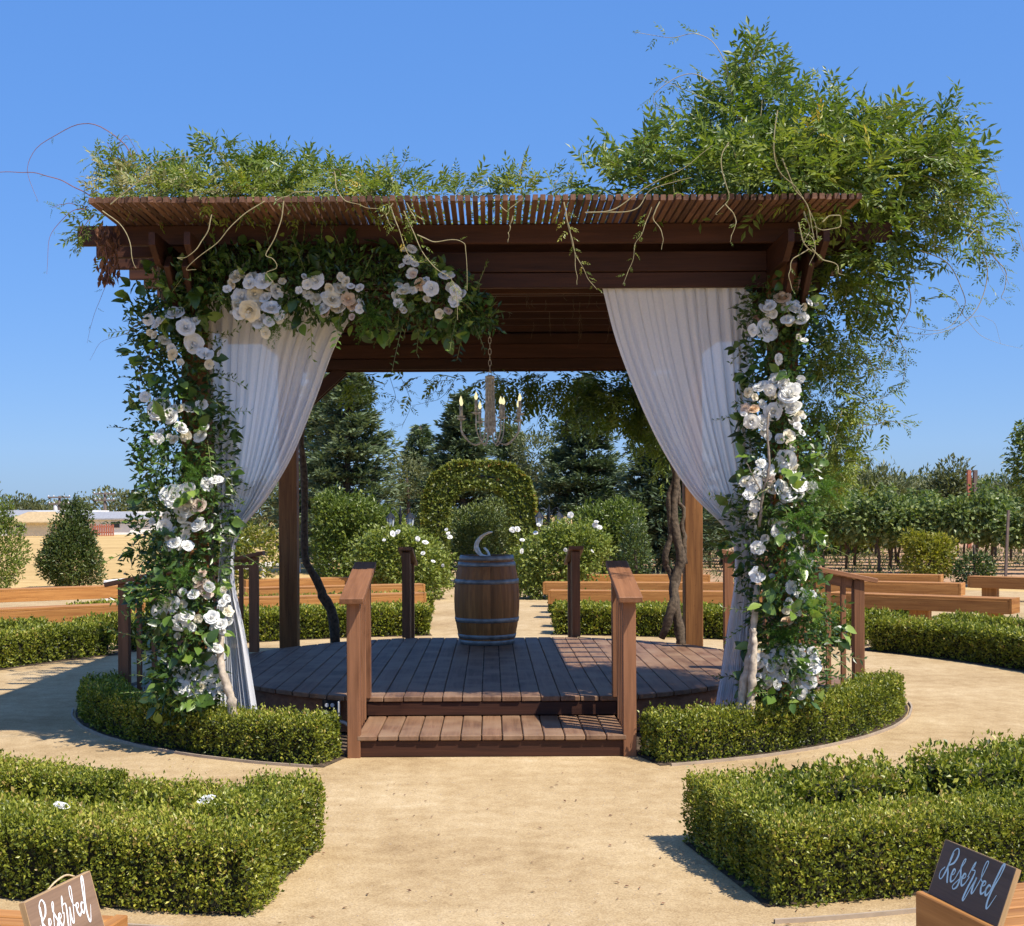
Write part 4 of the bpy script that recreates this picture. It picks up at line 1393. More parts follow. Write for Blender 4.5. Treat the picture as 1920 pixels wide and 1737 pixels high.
def mass(mb, spec, leafL=(0.19, 0.31), tint=0.45, mat=0, up=0.45, frac=0.45, slen=(0.28, 0.6)):
    """a cloud of pinnate leaves: part scattered inside, part on arching shoots that break the outline"""
    for (px, py, D, rx, ry, rd, n, tb) in spec:
        c = np.array(P(px, py, D))
        R = np.array((rx / F * D, rd, ry / F * D))
        p, d, rad = blob(int(n * (1 - frac) * 0.85), c, R, 0.3, seed=int(px) % 97)
        ok = roof_ok(p)
        p, d, rad = p[ok], d[ok], rad[ok]
        m = len(p)
        if m:
            dd = d * 0.8 + np.array([0, -0.1, up]) + rng.normal(size=(m, 3)) * 0.45
            nr = d * 0.5 + np.array([0, -0.3, 0.8]) + rng.normal(size=(m, 3)) * 0.35
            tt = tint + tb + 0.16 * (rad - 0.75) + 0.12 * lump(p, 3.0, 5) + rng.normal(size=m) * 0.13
            compound(mb, p, dd, nr, rng.uniform(leafL[0], leafL[1], m), tt, pairs=5, wide=0.27, mat=mat)
        ns = max(1, int(n * frac / 8))
        p, d, rad = blob(ns, c, R, 0.6, seed=int(px) % 97)
        for i in range(ns):
            dr = unit(d[i] * 0.7 + np.array([0, -0.15, up]) + rng.normal(size=3) * 0.45)
            ln = rng.uniform(*slen) * min(1.0, 0.55 + R[2])
            sag = rng.uniform(0.1, 0.6) * ln
            sd = rng.normal(size=3) * 0.15 * ln
            st = np.array([p[i] + dr * ln * t + sd * t * t - np.array([0, 0, sag]) * t ** 2.2 for t in np.linspace(0, 1, 9)])
            if not roof_ok(st).all():
                continue
            v, f = tube(st, np.linspace(0.0035, 0.0014, 9), 4)
            mb.add(v, f, 1)
            k = 8
            idx = np.linspace(1, 8, k).astype(int)
            tg = unit(np.gradient(st, axis=0))[idx]
            sg = unit(np.cross(tg, rng.normal(size=3) * 0.6 + np.array([0, 1.0, 0.3]))) * np.where(np.arange(k) % 2, 1, -1)[:, None]
            ld = tg * 0.75 + sg * 0.75 + rng.normal(size=(k, 3)) * 0.22
            nr = np.array([0, -0.4, 0.8]) + rng.normal(size=(k, 3)) * 0.4
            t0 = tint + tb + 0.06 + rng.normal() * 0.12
            compound(mb, st[idx], ld, nr, rng.uniform(leafL[0], leafL[1]) * np.linspace(1.0, 0.55, k), t0 + np.linspace(-0.05, 0.12, k), pairs=5, wide=0.27, mat=mat)


w_r = thing('wisteria', (2.55, 9.9, 0), 'big wisteria billowing over the right corner of the pergola roof', 'climber', 'wisterias on the pergola')
mb = MB()
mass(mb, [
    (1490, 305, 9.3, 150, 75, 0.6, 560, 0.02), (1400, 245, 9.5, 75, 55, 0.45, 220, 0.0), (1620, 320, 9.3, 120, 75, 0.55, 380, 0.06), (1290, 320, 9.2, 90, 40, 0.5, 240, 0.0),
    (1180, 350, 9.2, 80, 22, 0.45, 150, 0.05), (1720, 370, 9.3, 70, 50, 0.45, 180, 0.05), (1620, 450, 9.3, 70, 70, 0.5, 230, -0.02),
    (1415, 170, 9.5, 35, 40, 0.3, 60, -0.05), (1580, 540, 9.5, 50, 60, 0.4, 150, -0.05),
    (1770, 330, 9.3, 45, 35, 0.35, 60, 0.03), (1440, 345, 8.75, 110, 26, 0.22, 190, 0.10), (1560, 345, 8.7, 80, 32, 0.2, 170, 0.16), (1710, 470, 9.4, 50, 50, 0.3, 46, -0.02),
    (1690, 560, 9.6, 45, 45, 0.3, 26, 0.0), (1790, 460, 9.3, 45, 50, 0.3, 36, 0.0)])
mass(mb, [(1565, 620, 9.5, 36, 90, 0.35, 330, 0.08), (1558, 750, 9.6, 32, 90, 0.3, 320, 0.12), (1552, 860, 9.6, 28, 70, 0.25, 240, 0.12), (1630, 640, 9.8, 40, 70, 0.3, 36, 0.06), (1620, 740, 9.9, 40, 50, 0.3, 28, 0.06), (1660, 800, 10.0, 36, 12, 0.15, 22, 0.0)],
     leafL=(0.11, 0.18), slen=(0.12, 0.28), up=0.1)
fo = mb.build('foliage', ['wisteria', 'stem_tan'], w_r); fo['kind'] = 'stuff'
mb = MB()
D0 = 9.2
sh = lambda pts, D=9.2, **k: shoot(mb, [P(a, b, D + (c[0] if c else 0)) for a, b, *c in pts], **k)
sh([(1390, 220), (1370, 160), (1365, 120), (1340, 80), (1310, 66), (1275, 72), (1240, 70), (1195, 62)], n=9, leaf=0.17, tmin=0.25)
sh([(1400, 210), (1400, 150), (1420, 110), (1440, 75)], n=12, leaf=0.2)
sh([(1430, 220), (1440, 160), (1470, 130), (1485, 115)], n=12, leaf=0.2)
sh([(1400, 260), (1370, 190), (1320, 145), (1280, 145), (1245, 165), (1228, 190), (1245, 205), (1310, 205)], n=16, leaf=0.16, tmin=0.2)
sh([(1420, 240), (1350, 200), (1300, 175), (1240, 150)], n=10, leaf=0.14, tmin=0.4)
sh([(1480, 220), (1500, 180), (1530, 175)], n=8, leaf=0.2)
sh([(1560, 240), (1580, 215), (1595, 200)], n=8, leaf=0.2)
sh([(1590, 280), (1610, 220), (1640, 205), (1700, 215), (1750, 255), (1800, 330)], n=18, leaf=0.2)
sh([(1700, 280), (1760, 270), (1800, 300), (1850, 340), (1870, 390)], n=16, leaf=0.18)
sh([(1720, 330), (1800, 310), (1835, 320), (1870, 360), (1905, 420), (1930, 500)], n=12, leaf=0.15, r0=0.006)
sh([(1760, 380), (1820, 390), (1870, 420), (1925, 480)], n=14, leaf=0.17)
sh([(1780, 420), (1830, 430), (1860, 470), (1895, 540)], n=14, leaf=0.16)
sh([(1740, 430), (1820, 440), (1850, 490), (1850, 540), (1830, 590), (1790, 620), (1740, 632), (1690, 625)], n=20, leaf=0.12, r0=0.007)
sh([(1720, 470), (1780, 500), (1810, 560), (1800, 600), (1760, 625), (1700, 615)], n=16, leaf=0.12, r0=0.006)
sh([(1790, 560), (1812, 600), (1850, 640), (1920, 660)], n=2, leaf=0.05, r0=0.003, r1=0.001)
sh([(1810, 600), (1850, 600), (1870, 620), (1878, 650)], n=0, r0=0.002, r1=0.001)
sh([(1860, 480), (1890, 520), (1880, 560), (1888, 570)], n=7, leaf=0.12)
sh([(1700, 520), (1710, 570), (1690, 620), (1660, 670), (1640, 720)], n=18, leaf=0.14, r0=0.007)
sh([(1660, 560), (1690, 640), (1700, 680), (1690, 740)], n=16, leaf=0.15, D=9.6)
sh([(1600, 740), (1640, 755), (1690, 730)], n=10, leaf=0.14, D=9.8)
sh([(1570, 780), (1620, 800), (1680, 795), (1712, 810)], n=14, leaf=0.15, D=9.8, r0=0.008)
sh([(1600, 640), (1640, 690), (1690, 700)], n=12, leaf=0.15, D=9.7)
sh([(1590, 830), (1620, 850), (1640, 880)], n=8, leaf=0.13, D=9.8)
for k in range(26):
    x0_ = random.uniform(1640, 1790); y0_ = random.uniform(260, 470)
    x1_ = x0_ + random.uniform(40, 120); y1_ = y0_ + random.uniform(-60, 60)
    sh([(x0_, y0_), ((x0_ + x1_) / 2, min(y0_, y1_) - random.uniform(0, 25)), (x1_, y1_), (x1_ + random.uniform(0, 25), y1_ + random.uniform(30, 90))], D=random.uniform(9.0, 9.6), n=12, leaf=0.16, r0=0.005, tint=random.uniform(0.4, 0.65))
for k in range(10):
    x0_ = random.uniform(1330, 1460); y0_ = random.uniform(180, 240)
    sh([(x0_, y0_), (x0_ + random.uniform(-25, 20), y0_ - random.uniform(30, 60)), (x0_ + random.uniform(-50, 50), y0_ - random.uniform(60, 110))], D=random.uniform(9.2, 9.7), n=10, leaf=0.17, r0=0.004, tint=random.uniform(0.35, 0.55))
# bare looping tendrils in front
for pts in ([(1462, 210), (1455, 260), (1462, 320), (1500, 360), (1530, 420), (1535, 450)], [(1470, 300), (1490, 350), (1520, 400), (1530, 470), (1520, 500)],
            [(1370, 270), (1355, 300), (1365, 350), (1368, 380), (1345, 402), (1348, 405)], [(1362, 385), (1382, 410), (1376, 440), (1372, 456)],
            [(1100, 400), (1150, 395), (1220, 350), (1280, 320), (1340, 275)], [(1110, 400), (1190, 395), (1230, 355), (1300, 335)],
            [(1240, 380), (1228, 410), (1245, 440), (1243, 470)], [(1545, 420), (1560, 408), (1580, 410), (1575, 430), (1545, 434), (1530, 428)],
            [(1520, 470), (1490, 490), (1482, 520), (1488, 548)], [(1525, 470), (1545, 490), (1570, 500), (1575, 515), (1585, 520)],
            [(1500, 420), (1510, 460), (1530, 475), (1525, 450), (1510, 440)]):
    sh(pts, D=8.34, n=2 if pts[0][0] > 1300 else 0, leaf=0.06, r0=0.006, r1=0.0022, tmin=0.5)
sh([(1060, 380), (1068, 420), (1080, 470), (1100, 515), (1122, 545)], D=8.36, n=16, leaf=0.085, r0=0.006, tint=0.7)
sh([(1062, 400), (1075, 450), (1083, 510), (1084, 535)], D=8.36, n=0, r0=0.004)
sh([(1225, 390), (1210, 430), (1195, 460), (1185, 500), (1170, 535)], D=8.36, n=10, leaf=0.09, r0=0.004, tint=0.6)
sh([(1510, 400), (1520, 430), (1512, 460), (1530, 465)], D=8.36, n=10, leaf=0.12, r0=0.006, tint=0.65)
mb.build('shoots', ['wisteria', 'stem_tan'], w_r)['kind'] = 'stuff'
trunk('trunk', [([(2.26, 9.72, 0), (2.2, 9.74, 0.8), (2.3, 9.7, 1.7), (2.22, 9.72, 2.6), (2.45, 9.68, 3.4), (2.4, 9.6, 3.85)], 0.06, 0.035)], 'bark', w_r, wob=0.006)

w_l = thing('wisteria', (-2.5, 9.9, 0), 'lower wisteria mat lying on the left half of the pergola roof', 'climber', 'wisterias on the pergola')
mb = MB()
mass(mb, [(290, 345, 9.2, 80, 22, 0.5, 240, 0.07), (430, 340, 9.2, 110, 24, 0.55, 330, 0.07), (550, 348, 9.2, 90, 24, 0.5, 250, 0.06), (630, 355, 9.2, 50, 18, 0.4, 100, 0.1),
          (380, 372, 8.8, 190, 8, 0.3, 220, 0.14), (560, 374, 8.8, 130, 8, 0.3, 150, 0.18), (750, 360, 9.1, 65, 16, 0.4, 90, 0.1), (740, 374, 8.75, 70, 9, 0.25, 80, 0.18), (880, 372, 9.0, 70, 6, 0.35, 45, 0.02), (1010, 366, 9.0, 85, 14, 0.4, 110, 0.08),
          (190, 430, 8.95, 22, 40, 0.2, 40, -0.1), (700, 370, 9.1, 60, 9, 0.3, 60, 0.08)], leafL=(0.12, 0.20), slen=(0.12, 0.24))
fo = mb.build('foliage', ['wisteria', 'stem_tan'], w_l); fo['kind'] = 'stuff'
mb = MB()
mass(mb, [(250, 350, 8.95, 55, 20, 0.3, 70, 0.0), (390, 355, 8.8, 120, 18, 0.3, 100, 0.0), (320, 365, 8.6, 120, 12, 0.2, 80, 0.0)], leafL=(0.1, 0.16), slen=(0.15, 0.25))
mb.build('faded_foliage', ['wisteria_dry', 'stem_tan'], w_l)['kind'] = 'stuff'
mb = MB()
sh([(255, 300), (235, 265), (190, 232), (150, 230), (110, 250), (70, 275), (55, 310), (65, 350), (75, 375)], D=8.9, n=3, leaf=0.05, r0=0.006, r1=0.0012, smat=1)
sh([(175, 365), (140, 345), (90, 325), (40, 318), (-20, 320)], D=8.9, n=3, leaf=0.05, r0=0.006, r1=0.003, smat=1)
sh([(165, 388), (140, 392), (115, 410), (98, 440), (92, 480), (90, 510)], D=8.7, n=3, leaf=0.05, r0=0.004, r1=0.0012, smat=1)
sh([(200, 460), (205, 520), (180, 580), (165, 640)], D=8.9, n=6, leaf=0.06, r0=0.003, r1=0.001, smat=1)
sh([(300, 570), (240, 620), (190, 640), (170, 672)], D=9.0, n=0, r0=0.002, r1=0.001, smat=1)
sh([(300, 640), (270, 680), (262, 720), (275, 760)], D=9.0, n=0, r0=0.002, r1=0.001, smat=1)
for pts, n, lf in (([(228, 310), (225, 280), (240, 250), (270, 300)], 5, 0.1), ([(230, 330), (215, 290), (205, 265)], 8, 0.14), ([(260, 310), (225, 295), (185, 300)], 7, 0.12), ([(170, 385), (130, 378), (100, 385)], 8, 0.1),
                   ([(180, 400), (160, 420), (150, 440)], 6, 0.14), ([(650, 350), (628, 330), (640, 320), (650, 380)], 2, 0.06)):
    sh(pts, D=8.8, n=n, leaf=lf, r0=0.004)
mb.build('shoots', ['wisteria', 'stem_red'], w_l)['kind'] = 'stuff'
mb = MB()
for pts, n, lf in (([(195, 392), (230, 420), (248, 460), (252, 490), (258, 500)], 0, 0), ([(400, 400), (392, 430), (375, 460), (355, 478), (335, 480), (345, 485)], 2, 0.05), ([(500, 375), (460, 400), (430, 430), (395, 465), (352, 500), (370, 503)], 0, 0),
                   ([(535, 375), (530, 410), (520, 440), (500, 475), (515, 485), (520, 500), (502, 510), (518, 532)], 3, 0.05), ([(520, 375), (560, 360), (640, 355)], 0, 0), ([(630, 320), (640, 365), (680, 385), (720, 392)], 3, 0.07),
                   ([(210, 380), (270, 330), (300, 300), (370, 290), (410, 285)], 0, 0), ([(735, 385), (750, 430), (765, 470), (785, 492), (802, 488)], 12, 0.075), ([(760, 395), (775, 430), (795, 470), (820, 505), (850, 525), (858, 560), (860, 600)], 13, 0.085),
                   ([(785, 440), (815, 452), (865, 452), (877, 475), (878, 545)], 3, 0.06), ([(765, 380), (780, 410), (770, 425)], 9, 0.1), ([(740, 380), (728, 405), (740, 430)], 8, 0.1),
                   ([(940, 385), (955, 395), (985, 370)], 0, 0), ([(965, 405), (958, 430), (955, 455)], 0, 0)):
    sh(pts, D=8.34, n=n, leaf=lf, r0=0.0055, r1=0.002, tint=0.72, tmin=0.05)
for pts in ([(720, 360), (722, 320), (730, 295)], [(760, 360), (755, 320), (770, 292)], [(800, 360), (840, 340), (870, 325)], [(860, 365), (890, 345), (930, 322)], [(870, 370), (920, 350), (960, 335)],
            [(1040, 360), (1050, 335), (1080, 325)], [(500, 320), (520, 300), (545, 290)], [(440, 310), (450, 290), (465, 280)], [(600, 330), (630, 315), (655, 318)], [(1000, 350), (990, 330), (950, 330)]):
    sh(pts, D=9.0, n=11, leaf=0.15, r0=0.004, tint=0.5)
mb.build('tendrils', ['wisteria', 'stem_tan'], w_l)['kind'] = 'stuff'
mb = MB()
p, d, r = blob(110, P(205, 490, 9.0), (0.07, 0.1, 0.16), 0.1)
add_leaves(mb, p, rng.normal(size=(110, 3)) * 0.3 + np.array([0, 0, -1]), rng.normal(size=(110, 3)), 0.07, 0.03, rng.uniform(0, 1, 110))
p, d, r = blob(40, P(205, 440, 9.0), (0.1, 0.1, 0.12), 0.1)
add_leaves(mb, p, rng.normal(size=(40, 3)) * 0.3 + np.array([0, 0, -1]), rng.normal(size=(40, 3)), 0.07, 0.03, rng.uniform(0, 1, 40))
mb.build('dead_leaves', ['dead_leaf'], w_l)['kind'] = 'stuff'
trunk('trunk', [([(-2.26, 9.72, 0), (-2.2, 9.74, 0.8), (-2.3, 9.7, 1.7), (-2.2, 9.72, 2.6), (-2.45, 9.68, 3.4), (-2.4, 9.6, 3.85)], 0.05, 0.03)], 'bark', w_l, wob=0.006)

# rear climbers: trunks by the back posts and the dark leaves hanging from the back edge
w_b = thing('wisteria', P(1268, 1205, 13.5) * 1.0, 'old twisted wisteria trunk climbing by the back right post', 'climber', 'wisterias on the pergola')
Db = 13.45
trunk('trunk', [([P(1276, 1218, Db), P(1270, 1160, Db), P(1262, 1100, Db), P(1278, 1050, Db), P(1262, 980, Db), P(1268, 900, Db), P(1262, 830, Db), P(1270, 700, Db), P(1290, 620, Db)], 0.062, 0.035),
                ([P(1240, 1200, Db - .05), P(1258, 1150, Db - .1), P(1264, 1105, Db - .05), P(1258, 1075, Db + .05), P(1245, 1050, Db), P(1258, 1000, Db), P(1255, 930, Db), P(1275, 870, Db), P(1280, 700, Db)], 0.05, 0.022),
                ([P(1285, 1060, Db), P(1280, 980, Db), P(1272, 900, Db), P(1284, 820, Db), P(1290, 700, Db)], 0.025, 0.018)], 'bark', w_b, wob=0.008)
mb = MB()
mass(mb, [(1060, 725, 14.1, 110, 35, 0.2, 190, -0.1), (1160, 745, 14.1, 90, 48, 0.2, 230, -0.1), (1230, 780, 14.05, 50, 65, 0.2, 160, -0.1), (960, 715, 14.1, 70, 24, 0.2, 60, -0.1), (1130, 700, 14.1, 150, 22, 0.2, 150, -0.1),
          (860, 705, 14.1, 60, 16, 0.15, 26, -0.05), (790, 715, 14.1, 30, 25, 0.1, 14, 0.0), (640, 705, 14.1, 30, 14, 0.1, 18, 0.1), (1200, 720, 14.0, 60, 30, 0.2, 80, -0.1)], leafL=(0.2, 0.32), up=-0.6)
mass(mb, [(1150, 500, 12.5, 250, 40, 1.7, 520, 0.0), (900, 500, 12.5, 250, 26, 1.7, 480, 0.0), (600, 490, 12.5, 250, 26, 1.7, 520, 0.0)], leafL=(0.2, 0.3))  # mostly unseen roof leaves, thickened to shade the rear of the pergola
mb.build('foliage', ['wisteria', 'bark'], w_b)['kind'] = 'stuff'
mb = MB()
for pts in ([(730, 700), (742, 740), (735, 760), (700, 780)], [(750, 700), (770, 750), (760, 790), (740, 800)], [(690, 700), (700, 740), (720, 760)], [(830, 705), (815, 735), (790, 750)], [(860, 700), (835, 740), (800, 755), (770, 760)]):
    sh(pts, D=14.1, n=9, leaf=0.12, r0=0.004, tint=0.3)
for k in range(34):
    x = random.uniform(660, 1160); y = random.uniform(545, 640)
    D = (3.56 - H) * F / (VY - y)
    l = random.uniform(12, 40)
    sh([(x, y), (x + random.uniform(-4, 4), y + l * .5), (x + random.uniform(-6, 6), y + l)], D=D, n=0, r0=0.004, r1=0.003)
mb.build('tendrils', ['wisteria', 'bark'], w_b)['kind'] = 'stuff'

w_c = thing('wisteria', P(632, 1205, 13.9), 'crooked wisteria trunk standing right of the back left post', 'climber', 'wisterias on the pergola')
Dc = 13.75
trunk('trunk', [([P(628, 1215, 14.3), P(622, 1150, 14.25), P(605, 1115, 14.2), P(598, 1095, 14.15), P(575, 1055, 14.1), P(570, 1000, 14.1), P(572, 900, 14.1), P(566, 820, 14.1), P(575, 770, 14.1), P(596, 715, 14.1), P(600, 640, 14.1)], 0.06, 0.02)], 'bark', w_c, wob=0.006)

# ------------------------------------------------------------------ benches and signs
def bench(p0, p1, label, legs=2, group='timber garden benches', z=0.45):
    """p0, p1: ends of the edge that faces the deck"""
    p0, p1 = Vector((*p0, 0)), Vector((*p1, 0))
    x = (p1 - p0).normalized()
    out = Vector((x.y, -x.x, 0))
    mid = (p0 + p1) / 2
    if (mid - Vector((CX, CY, 0))).dot(out) < 0:
        out = -out
    b = thing('bench', mid + out * 0.19, label, 'bench', group)
    dep = 0.38
    n = 5
    sw = dep / n
    for k in range(n):
        o = out * (sw * (k + 0.5))
        beam('slat', p0 + x * 0.04 + o + Vector((0, 0, z - 0.019)), p1 - x * 0.04 + o + Vector((0, 0, z - 0.019)), sw - 0.012, 0.036, 'bench_wood', b)
    for o in (0.02, dep - 0.02):
        beam('apron', p0 + x * 0.04 + out * o + Vector((0, 0, z - 0.128)), p1 - x * 0.04 + out * o + Vector((0, 0, z - 0.128)), 0.038, 0.18, 'bench_wood', b)
    for e, s in ((p0, 1), (p1, -1)):
        beam('end_board', e + x * s * 0.018 + Vector((0, 0, z - 0.106)), e + x * s * 0.018 + out * dep + Vector((0, 0, z - 0.106)), 0.04, 0.216, 'bench_wood', b)
    for k in range(legs):
        t = (k + 0.5) / legs if legs > 1 else 0.5
        c = p0.lerp(p1, 0.12 + 0.76 * (k / max(1, legs - 1))) + out * dep / 2
        beam('leg', c, c + Vector((0, 0, z - 0.04)), 0.14, 0.28, 'bench_wood', b, up=tuple(x))
    return b


bench((1.34, 4.10), (2.75, 4.50), 'nearest right bench, its orange end board under the shaded sign')
bench((-1.10, 3.90), (-2.55, 4.18), 'nearest left bench, carrying the brown sign')
bench((0.90, 20.5), (4.20, 19.8), 'back row bench right of the barrel, nearest of three')
bench((5.10, 19.6), (7.22, 17.95), 'long bench at right just above the hedges, nearest of that stack', 3)
bench((0.92, 23.0), (4.25, 22.4), 'back row bench right of the barrel, middle of three')
bench((5.40, 23.4), (7.95, 21.9), 'middle bench at right with a bright orange end')
bench((0.95, 25.8), (4.30, 25.4), 'back row bench right of the barrel, farthest of three')
bench((6.10, 26.2), (8.65, 24.9), 'weathered dark bench at right, farthest of that stack')
bench((8.98, 24.4), (11.2, 22.4), 'weathered bench cut by the right picture edge')
bench((-1.0, 20.0), (-3.7, 19.0), 'back row bench left of the barrel, nearest of three')
bench((-1.15, 22.6), (-4.1, 21.6), 'back row bench left of the barrel, middle of three')
bench((-1.35, 25.8), (-4.6, 24.3), 'back row bench left of the barrel, farthest of three')
bench((-4.8, 18.0), (-6.9, 16.6), 'bench at far left just above the hedge, nearer of two', 3)
bench((-6.1, 22.9), (-8.6, 21.3), 'bench at far left behind another, farther of two')


def ribbon_text(strokes, origin, ex, ey, nrm, scale, mat, parent):
    """brush lettering: strokes of (x, y, width) swept as flat ribbons"""
    ex, ey, nrm = np.array(ex), np.array(ey), np.array(nrm)
    for st in strokes:
        p = spline([(a, b, c) for a, b, c in st], 10 * len(st))
        t = np.gradient(p[:, :2], axis=0)
        t /= np.linalg.norm(t, axis=1, keepdims=True) + 1e-9
        w = np.maximum(p[:, 2:3], 0.012)
        # a broad-nib feel: heavier on the down strokes
        a = p[:, :2] + np.stack([-t[:, 1], t[:, 0]], 1) * w / 2
        b = p[:, :2] - np.stack([-t[:, 1], t[:, 0]], 1) * w / 2
        n = len(p)
        v = np.empty((2 * n, 3))
        v[0::2] = origin + (a[:, 0:1] * ex + a[:, 1:2] * ey) * scale + nrm * 0.0012
        v[1::2] = origin + (b[:, 0:1] * ex + b[:, 1:2] * ey) * scale + nrm * 0.0012
        f = np.array([[2 * i, 2 * i + 1, 2 * i + 3, 2 * i + 2] for i in range(n - 1)])
        mb = MB()
        mb.add(v, f)
        mb.build('letter_stroke', mat, parent)


# "Reserved" in brush script, baseline y = 0, x-height 1
A_, B_ = 0.11, 0.21
LETTERS = [
    # R
    [(0.45, 2.5, A_), (0.30, 1.6, B_), (0.12, 0.6, B_), (-0.15, -0.1, A_), (-0.5, -0.05, A_), (-0.55, 0.5, A_), (-0.15, 1.0, A_)],
    [(0.2, 1.7, A_), (0.35, 2.6, A_), (0.85, 3.0, A_), (1.15, 2.5, B_), (0.9, 1.7, B_), (0.3, 1.2, A_), (0.5, 0.6, B_), (0.75, -0.1, B_), (0.9, -0.2, A_)],
    # e
    [(0.95, 0.5, A_), (1.35, 0.75, A_), (1.4, 1.1, A_), (1.15, 1.1, B_), (1.05, 0.5, B_), (1.25, 0.02, B_), (1.6, 0.25, A_), (1.85, 0.8, A_)],
    # s
    [(1.75, 0.6, A_), (2.05, 1.5, A_), (2.3, 2.1, A_), (2.3, 2.4, A_), (2.1, 2.2, A_), (2.05, 1.5, B_), (2.35, 0.7, B_), (2.3, -0.15, B_), (1.9, -0.5, A_), (1.7, -0.25, A_), (2.1, 0.3, A_), (2.55, 0.85, A_)],
    # e
    [(2.5, 0.6, A_), (2.95, 0.85, A_), (2.95, 1.15, A_), (2.7, 1.1, B_), (2.62, 0.55, B_), (2.85, 0.1, B_), (3.2, 0.4, A_), (3.5, 1.1, A_)],
    # r
    [(3.3, 1.0, A_), (3.55, 2.1, A_), (3.75, 2.5, A_), (3.7, 2.05, A_), (3.55, 1.75, A_), (4.0, 1.75, A_), (3.95, 1.1, B_), (3.7, 0.1, B_), (3.55, -0.9, B_), (3.75, -0.95, A_), (4.1, 0.2, A_), (4.45, 1.3, A_)],
    # v (tall, looped)
    [(4.45, 1.3, B_), (4.35, 0.5, B_), (4.4, -0.1, B_), (4.6, -0.05, A_), (4.95, 1.0, A_), (5.25, 2.2, A_), (5.35, 2.9, A_), (5.1, 2.9, A_), (4.95, 2.2, A_), (5.05, 1.4, A_), (5.4, 1.1, A_)],
    # e
    [(5.3, 0.75, A_), (5.75, 0.95, A_), (5.8, 1.25, A_), (5.5, 1.2, B_), (5.42, 0.6, B_), (5.65, 0.15, B_), (6.0, 0.45, A_), (6.3, 1.0, A_)],
    # d
    [(6.6, 1.05, A_), (6.3, 1.1, B_), (6.1, 0.6, B_), (6.3, 0.2, B_), (6.65, 0.7, A_), (6.95, 2.0, B_), (7.2, 3.1, B_), (7.45, 3.2, B_), (7.3, 2.2, A_), (6.9, 1.0, B_), (6.75, -0.1, B_), (6.85, -0.75, B_), (7.1, -0.6, A_), (7.6, 0.6, 0.05)],
]


def sign(bl, br, tl, wood, ink, edge, label, nrm_hint, twine):
    bl, br, tl = Vector(bl), Vector(br), Vector(tl)
    ex = (br - bl)
    w = ex.length
    ex.normalize()
    ey = (tl - bl)
    ey = ey - ex * ey.dot(ex)
    h = ey.length
    ey.normalize()
    n = ex.cross(ey)
    th = 0.018
    s = thing('reserved_sign', (bl + br) / 2, label, 'sign', 'reserved signs')
    c = bl + ex * w / 2 + ey * h / 2
    m = Matrix((ex, ey, n)).transposed().to_4x4()
    m.translation = c - n * th / 2
    link(bpy.data.objects.new('board', box_mesh(w, h, th, wood, 0.0015)), m, s)
    # pale raw edge strips, slightly proud
    for p0, p1 in ((bl + ey * h, br + ey * h), (br, br + ey * h), (bl, bl + ey * h)):
        beam('edge', p0 - n * th / 2, p1 - n * th / 2, th * 0.96, 0.003, edge, s, up=tuple((p0 + p1) / 2 - c), bev=0)
    sc = w * 0.80 / 8.2
    o = np.array(bl + ex * w * 0.135 + ey * h * 0.36)
    ribbon_text(LETTERS, o, np.array(ex), np.array(ey), np.array(n), sc, ink, s)
    if twine:
        mb = MB()
        top = bl + ey * h - n * th
        v, f = tube(spline([top + ex * w * 0.42, top + ex * w * 0.55 + ey * 0.012, top + ex * w * 0.72 + ey * 0.016, top + ex * w * 0.84 + ey * 0.002], 14), 0.0028, 6)
        mb.add(v, f)
        mb.build('twine', 'rope', s, True)
    return s


sign((1.37, 4.075, 0.452), (1.455, 3.735, 0.452), (1.43, 4.098, 0.617), 'sign_shaded', 'ink_blue', 'sign_edge', 'shaded brown wooden sign reading Reserved in pale blue script on the right bench', 1, False)
sign((-1.215, 3.475, 0.452), (-1.135, 3.785, 0.452), (-1.262, 3.485, 0.612), 'sign_sunlit', 'ink_white', 'sign_edge', 'sunlit brown wooden sign reading Reserved in white script on the left bench', -1, True)

# ------------------------------------------------------------------ near roses in the hedge bed
for i, (px, py, rp, D, lb) in enumerate([(112, 1508, 18, 5.78, 'white rose bloom at the left of the near left hedge bed'), (384, 1496, 17, 5.98, 'white rose bloom near the corner of the near left hedge bed')]):
    t = thing('rose_bloom', P(px, py + 20, D), lb, 'flower', 'single white roses')
    mb = MB(); v, f = tube([P(px, py, D), P(px + 3, py + 30, D)], 0.003, 5); mb.add(v, f); mb.build('stem', 'stem_green', t)
    put_flower(px, py, rp, 'w', D, t, 'flower_head', (0, -0.5, 0.9))


